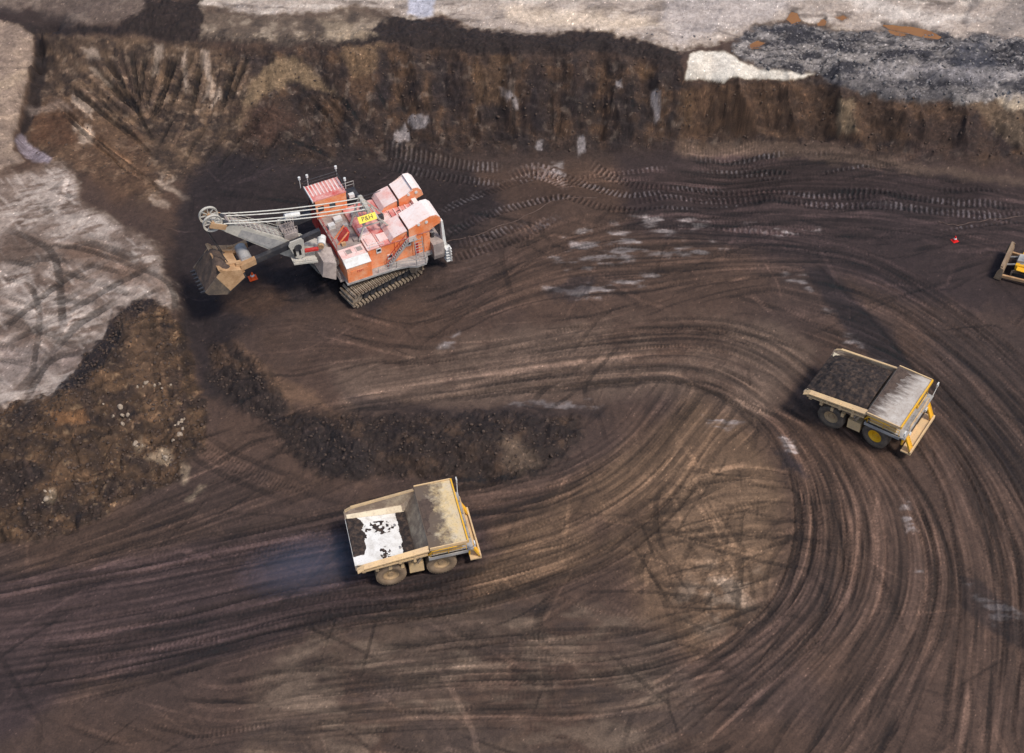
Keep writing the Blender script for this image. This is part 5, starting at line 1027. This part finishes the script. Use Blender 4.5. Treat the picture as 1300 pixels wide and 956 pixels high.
for i in range(7):
    y = -2.4 + 4.8 * i / 6; MB().hexa([(23.9, y - .2, 7.45), (24.3, y - .2, 8.0), (24.3, y + .2, 8.0), (23.9, y + .2, 7.45), (24.9, y - .07, 7.75), (25.0, y - .07, 7.95), (25.0, y + .07, 7.95), (24.9, y + .07, 7.75)]).build('tooth', 'dark', di)
for s in (-1, 1): MB().prism_y([(18.2, 8.9), (18.9, 8.6), (19.6, 9.6), (19.2, 10.7), (18.4, 10.6)], s * 2.0 - .2, s * 2.0 + .2).build('dipper_lug', 'mud', di)
MB().prism_y([(18.4, 8.5), (21.35, 6.35), (21.3, 6.2), (18.2, 8.3)], -DW + .1, DW - .1).build('dipper_door', 'dark', di)
for s in (-1, 1):
    for k in (0, 1): MB().tube((20.2, s * 1.2 + .2 * k, 10.9), (21.9 + .2, s * .95 + .1 * k, 17.2), .06, 5).build('hoist_rope', 'dark', S)
# ore in the dipper
b = MB(); nx_, ny_ = 26, 44; X, Y = np.meshgrid(np.linspace(19.2, 24.25, nx_), np.linspace(-DW + .02, DW - .02, ny_))
e = np.clip(np.minimum(X - 19.2, 24.25 - X) / 1.6, 0, 1) * np.clip((DW - np.abs(Y)) / 1.0, 0, 1) ** .5
Z = np.where(X < 21.6, 9.6 + (X - 19.2) * .4, 10.55 - (X - 21.6) * 1.0) + 1.0 * e + .5 * fbm(X * 1.1, Y * 1.1, 4, 140) * (e > 0)
b.add(np.stack([X.ravel(), Y.ravel(), Z.ravel()], 1), [(j * nx_ + i, j * nx_ + i + 1, (j + 1) * nx_ + i + 1, (j + 1) * nx_ + i) for j in range(ny_ - 1) for i in range(nx_ - 1)])
ol = b.build('dipper_load', 'dirt', None, 60); lay(ol, Matrix.Translation((*SO, .05)) @ Matrix.Rotation(R(SH), 4, 'Z'), 'brown-black ore heaped inside the raised shovel dipper', 'ore')
# roof clutter
MB().hexa([(2.3, -.6, 7.0), (3.6, -.6, 7.0), (3.6, .6, 7.0), (2.3, .6, 7.0), (1.9, -.7, 8.6), (2.2, -.7, 8.6), (2.2, .7, 8.6), (1.9, .7, 8.6)]).build('open_hatch', 'red', S)
for s in (-.75, .75): MB().bar((3.9, s, 7.0), (2.2, s * 1.1, 8.8), .14, .2).build('hatch_frame', 'orange', S)
for x, y, a_, z_, mt in ((3.4, -3.2, .5, .7, 'white'), (2.0, -4.4, .6, .5, 'white'), (1.6, -2.2, .35, .8, 'grey'), (3.2, 1.2, .3, .5, 'mud'), (-3.6, -1.2, .4, .8, 'dark'), (-3.2, .2, .3, .9, 'grey'), (1.2, 1.0, .4, .35, 'deck'), (-.4, -3.8, .5, .6, 'grey'), (-2.2, -4.4, .5, .5, 'dark')):
    MB().box(x - a_, x + a_, y - a_ * .8, y + a_ * .8, 7.0 if x > .7 else 7.45, (7.0 if x > .7 else 7.45) + z_).build('roof_box', mt, S)
MB().rail([(4.4, -5.8, 7.02), (4.4, 1.6, 7.02)], 1.0, .04).build('roof_rail', 'red', S); MB().rail([(.3, 4.2, 7.44), (-1.8, 4.2, 7.44)], .8, .035).build('roof_rail', 'white', S)

# ---------------------------------------------------------------- bulldozer at the frame edge
A_, B_ = at(1285, 311, 1.6), at(1267, 353, .6)
hd = math.atan2((A_ - B_)[1], (A_ - B_)[0]) + math.pi / 2
mid_ = (A_ + B_) / 2; fw = np.array([math.cos(hd), math.sin(hd)]); dl = mid_[:2] - fw * 4.6
Z_ = empty('bulldozer', (dl[0], dl[1], .03), hd, 'yellow bulldozer with a wide mud-brown blade, cut off by the photo edge', 'bulldozer')
bl = MB(); prof = [(4.1 + .55 * math.cos(R(a)) - .2, 1.25 + 1.2 * math.sin(R(a))) for a in range(110, 251, 20)]
prof = [(4.75, 2.35), (4.45, 1.9), (4.35, 1.3), (4.45, .7), (4.85, .12)]
bl.prism_y(prof + [(x - .22, z) for x, z in prof[::-1]], -3.1, 3.1).build('blade', 'tyre_tan', Z_)
for s in (-1, 1): MB().prism_y([(4.2, .12), (5.25, .12), (5.0, 1.6), (4.6, 2.4), (4.2, 2.2)], s * 3.1, s * 3.22).build('blade_end', 'tyre_tan', Z_)
MB().prism_y([(4.75, .02), (4.95, .1), (4.6, .5), (4.4, .5)], -3.15, 3.15).build('cutting_edge', 'grey', Z_)
MB().bar((4.55, -3.0, 2.45), (4.55, 3.0, 2.45), .35, .25).build('blade_top_rib', 'tyre_tan', Z_)
for s in (-1, 1):
    MB().bar((-.8, s * 2.55, .9), (4.2, s * 2.75, .65), .32, .42).build('push_arm', 'mud', Z_)
    MB().tube((1.9, s * .85, 2.3), (4.15, s * .9, 1.4), .14, 10).build('lift_cylinder', 'grey', Z_)
    b = MB(); b.prism_y([(-3.1, .5), (2.4, .35), (2.9, .75), (2.3, 1.25), (-1.5, 1.35), (-2.2, 1.5), (-3.3, 1.1)], s * 1.55, s * 2.15); tr = b.build('track', 'dark', Z_)
    gr = MB().box(-.1, .1, -.34, .34, -.03, .03).box(-.02, .02, -.34, .34, .03, .1).mesh('track_shoe', 'shoe')
    loop_ = [(2.2, 1.45), (3.1, 1.2), (3.2, .65), (2.4, .18), (-3.0, .12), (-3.7, .6), (-3.5, 1.35), (-2.4, 1.85), (-1.2, 1.55)]
    cum = [0]; [cum.append(cum[-1] + math.dist(loop_[i], loop_[(i + 1) % len(loop_)])) for i in range(len(loop_))]
    for i in range(56):
        d = cum[-1] * i / 56; k = max(j for j in range(len(loop_)) if cum[j] <= d); p, q_ = loop_[k], loop_[(k + 1) % len(loop_)]; u = (d - cum[k]) / (cum[k + 1] - cum[k])
        put('track_shoe', gr, tr, (p[0] + (q_[0] - p[0]) * u, s * 1.85, p[1] + (q_[1] - p[1]) * u), (0, math.atan2(-(q_[1] - p[1]), q_[0] - p[0]), 0))
MB().prism_y([(-3.2, .9), (2.9, .8), (2.95, 2.15), (.5, 2.5), (-3.2, 2.3)], -1.4, 1.4).build('hull', 'yellow', Z_)
MB().prism_y([(.6, 2.5), (2.9, 2.16), (2.9, 2.6), (.6, 2.95)], -.8, .8).build('engine_hood', 'grey', Z_)
MB().box(2.95, 3.05, -.8, .8, 1.0, 2.4).build('grille', 'dark', Z_)
cb = MB().prism_y([(-1.9, 2.35), (.4, 2.5), (.1, 4.1), (-1.8, 4.1)], -1.05, 1.05).build('cab', 'glass', Z_)
MB().box(-2.2, .35, -1.25, 1.25, 4.1, 4.32).build('cab_roof', 'grey', cb)
for x in (-1.95, .15):
    for s in (-1, 1): MB().bar((x, s * 1.12, 2.4), (x - .05, s * 1.12, 4.15), .16, .16).build('roof_post', 'yellow', cb)
MB().tube((1.6, .5, 2.7), (1.6, .5, 3.9), .1, 8).build('exhaust_pipe', 'dark', Z_)
b = MB().box(-3.9, -3.2, -1.0, 1.0, 1.0, 2.0).bar((-3.9, 0, 1.6), (-5.2, 0, 1.7), .6, .5); b.build('ripper_mount', 'yellow', Z_); MB().bar((-5.1, 0, 2.4), (-5.0, 0, .2), .18, .35).build('ripper_tooth', 'grey', Z_)
for s in (-1, 1): MB().box(.2, 2.6, s * 1.42, s * 2.3, 2.0, 2.08).build('fender', 'yellow', Z_)

# ---------------------------------------------------------------- cones, marker, cables
def cone(px, py, h_, r, mat, label, name='traffic_cone', cat='traffic cone'):
    p = at(px, py, 0); z = ground_z(p[0], p[1]); p = at(px, py, z)
    T = empty(name, (p[0], p[1], ground_z(p[0], p[1]) - .02), .4, label, cat)
    MB().tube((0, 0, .05), (0, 0, h_), r, 16, r * .18).build('cone_body', mat, T, 50); MB().box(-r * 1.25, r * 1.25, -r * 1.25, r * 1.25, 0, .07).build('base', mat, T)
    MB().tube((0, 0, h_ * .45), (0, 0, h_ * .65), r * .66, 16, r * .5).build('collar', 'white', T, 50)
cone(321, 353, 1.15, .5, 'cone', 'bright orange traffic cone on dark ground beneath the raised dipper')
cone(316, 330, .8, .3, 'cone', 'small orange cone beyond the shovel dipper handle')
cone(1212, 306, .95, .36, 'red_marker', 'red marker cone standing alone on bare dark floor near the bulldozer', 'marker_cone', 'marker cone')
def cable(pts, r, label):
    c = []
    for a, b_ in zip(pts[:-1], pts[1:]):
        for i in range(30): u = i / 30; q_ = at(a[0] + (b_[0] - a[0]) * u, a[1] + (b_[1] - a[1]) * u, 0); c.append((q_[0], q_[1] + .12 * math.sin(len(c) * .31), ground_z(q_[0], q_[1]) + r * .7))
    tag(MB().pipe(c, r, 6).build('power_cable', 'cable'), label, 'power cable')
cable([(566, 306), (600, 300), (660, 276), (700, 254), (760, 244)], .05, 'thin trailing cable running from the rear of the shovel')
cable([(1192, 279), (1215, 284), (1250, 278), (1300, 272), (1360, 268)], .06, 'thin pale cable lying on the floor beyond the red marker cone')

# thin blue exhaust drifting off the tail of the empty truck
sm = bpy.data.materials.new('exhaust_haze'); sm.use_nodes = True; t_ = sm.node_tree; t_.nodes.clear()
mo = nd(t_, 'ShaderNodeOutputMaterial'); pv = nd(t_, 'ShaderNodeVolumePrincipled'); pv.inputs['Color'].default_value = (.45, .62, .95, 1); pv.inputs['Anisotropy'].default_value = .2
tcn = nd(t_, 'ShaderNodeTexCoord'); gr_ = nd(t_, 'ShaderNodeTexGradient', gradient_type='SPHERICAL'); t_.links.new(tcn.outputs['Object'], gr_.inputs['Vector'])
ml = nd(t_, 'ShaderNodeMath', operation='MULTIPLY'); ml.inputs[1].default_value = .075; t_.links.new(gr_.outputs['Fac'], ml.inputs[0]); t_.links.new(ml.outputs[0], pv.inputs['Density']); t_.links.new(pv.outputs[0], mo.inputs['Volume'])
bm_ = bmesh.new(); bmesh.ops.create_icosphere(bm_, subdivisions=3, radius=1); me_ = bpy.data.meshes.new('exhaust_smoke'); bm_.to_mesh(me_); bm_.free(); me_.materials.append(sm)
es = put('exhaust_smoke', me_); es.matrix_world = MT1 @ Matrix.Translation((-9.5, .2, 2.0)) @ Matrix.Diagonal((10, 5.2, 2.3, 1)); es['kind'] = 'stuff'; es['label'] = 'thin blue exhaust haze behind the empty truck'

# muddy pools on the upper bench
for p, zt in POOLS:
    q_ = np.array([at(x, y, zt)[:2] for x, y in p]); c = q_.mean(0); q_ = c + (q_ - c) * 1.18; n_ = len(q_); out_ = []
    for i in range(n_):
        a, b_, c2, d = (q_[(i + k) % n_] for k in (-1, 0, 1, 2))
        for t_ in np.linspace(0, 1, 7, endpoint=False):
            v = .5 * (2 * b_ + (c2 - a) * t_ + (2 * a - 5 * b_ + 4 * c2 - d) * t_ ** 2 + (3 * b_ - a - 3 * c2 + d) * t_ ** 3); v = v + rng.normal(0, .07, 2); out_.append((v[0], v[1], zt + .03))
    o_ = MB().add(out_, [tuple(range(len(out_)))]).build('puddle', 'puddle'); o_['kind'] = 'structure'

# ---------------------------------------------------------------- loose rock
def rock_mesh(seed, mat, sub=2):
    bm = bmesh.new(); bmesh.ops.create_icosphere(bm, subdivisions=sub, radius=1); r_ = random.Random(seed); k = [Vector((r_.uniform(-1, 1), r_.uniform(-1, 1), r_.uniform(-1, 1))).normalized() for _ in range(9)]; c = [r_.uniform(.55, .95) for _ in k]
    for v in bm.verts:
        s_ = 1.0
        for d, q_ in zip(k, c):
            dt = v.co.dot(d)
            if dt > q_: v.co -= d * (dt - q_) * .9
        v.co *= r_.uniform(.94, 1.06)
    m_ = bpy.data.meshes.new('boulder'); bm.to_mesh(m_); bm.free(); m_.materials.append(M[mat]); return m_
rp = [rock_mesh(i, 'pale_rock') for i in range(5)]
def drop(px, py, z0):
    z = z0
    for _ in range(30): p = at(px, py, z); z = .5 * z + .5 * ground_z(p[0], p[1])
    return at(px, py, z)
r_ = random.Random(5); nb = 0
for cx, cy, n_, sx, sy, zz, wh in ((197, 490, 8, 16, 5, 2.5, 'in the row beside the haul track on the spoil heap'), (150, 525, 7, 18, 14, 3, 'midway up the brown spoil heap'), (222, 548, 9, 12, 12, 1, 'in the cluster at the foot of the spoil heap track'), (178, 566, 4, 8, 5, 1, 'in the tight group beside a pale clay smear'), (60, 628, 5, 8, 10, 2, 'beside the painted mound shadow in the spoil heap'), (204, 584, 3, 10, 6, 1, 'on the long pale clay smear below the heap')):
    for i in range(n_):
        p = drop(cx + r_.gauss(0, sx * .6), cy + r_.gauss(0, sy * .6), zz); sc_ = r_.uniform(.16, .34) if i else .45
        o_ = put('boulder', rp[nb % 5], None, (p[0], p[1], p[2] + sc_ * .15), (r_.uniform(0, 6), r_.uniform(0, 6), r_.uniform(0, 6))); o_.scale = (sc_ * r_.uniform(.8, 1.5), sc_, sc_ * r_.uniform(.6, 1)); nb += 1
        tag(o_, ('largest pale boulder ' if i == 0 else 'small pale boulder ') + wh, 'boulder', None if i == 0 else 'pale boulders ' + wh)
# crumbled clods: too many to count, one mesh each place
def clods(name, n_, where, mat, smin, smax, label):
    pr = [rock_mesh(50 + i, mat, 1) for i in range(6)]; vs, fs = [], []; base = 0; data = []
    for m_ in pr:
        v = np.zeros(len(m_.vertices) * 3, np.float32); m_.vertices.foreach_get('co', v); data.append((v.reshape(-1, 3), np.array([list(p.vertices) for p in m_.polygons])))
    w_ = where / where.sum(); ids = rng.choice(NV, n_, p=w_)
    for k, id_ in enumerate(ids):
        v, f = data[k % 6]; s_ = smin + (smax - smin) * rng.random() ** 4; a = rng.random() * 6.28; c, s2 = math.cos(a), math.sin(a)
        sc3 = np.array([rng.uniform(.8, 1.4), rng.uniform(.7, 1.1), rng.uniform(.5, .9)]) * s_
        q_ = v * sc3; q_ = np.stack([q_[:, 0] * c - q_[:, 1] * s2, q_[:, 0] * s2 + q_[:, 1] * c, q_[:, 2]], 1) + np.array([GX[id_] + rng.uniform(-.1, .1), GY[id_] + rng.uniform(-.1, .1), HZ[id_] + s_ * .15])
        vs.append(q_); fs.append(f + base); base += len(v)
    vs = np.vstack(vs).astype(np.float32); fs = np.vstack(fs).astype(np.int32)
    m_ = bpy.data.meshes.new(name); m_.vertices.add(len(vs)); m_.vertices.foreach_set('co', vs.ravel()); m_.loops.add(fs.size); m_.loops.foreach_set('vertex_index', fs.ravel()); m_.polygons.add(len(fs)); m_.polygons.foreach_set('loop_start', np.arange(0, fs.size, 3, dtype=np.int32)); m_.update(calc_edges=True)
    m_.materials.append(M[mat]); o_ = put(name, m_); o_['kind'] = 'stuff'; o_['label'] = label
inview = ((U > -60) & (U < 1360) & (V > -60) & (V < 1000)).astype(float)
clods('ore_clods', 7500, np.clip(ROU - .05, 0, .4) * (spoil + berm * .7 + facep * .45 + dark * .3 + edge) * inview + 1e-12, 'brown_rock', .05, .3, 'loose brown ore clods strewn over heaps and digging face')
clods('clay_rubble', 1500, (grey * 1.0 + pale * .2 * smooth(30, 60, V) ) * inview + 1e-12, 'grey_rock', .06, .36, 'broken grey and pale rubble on the upper bench')
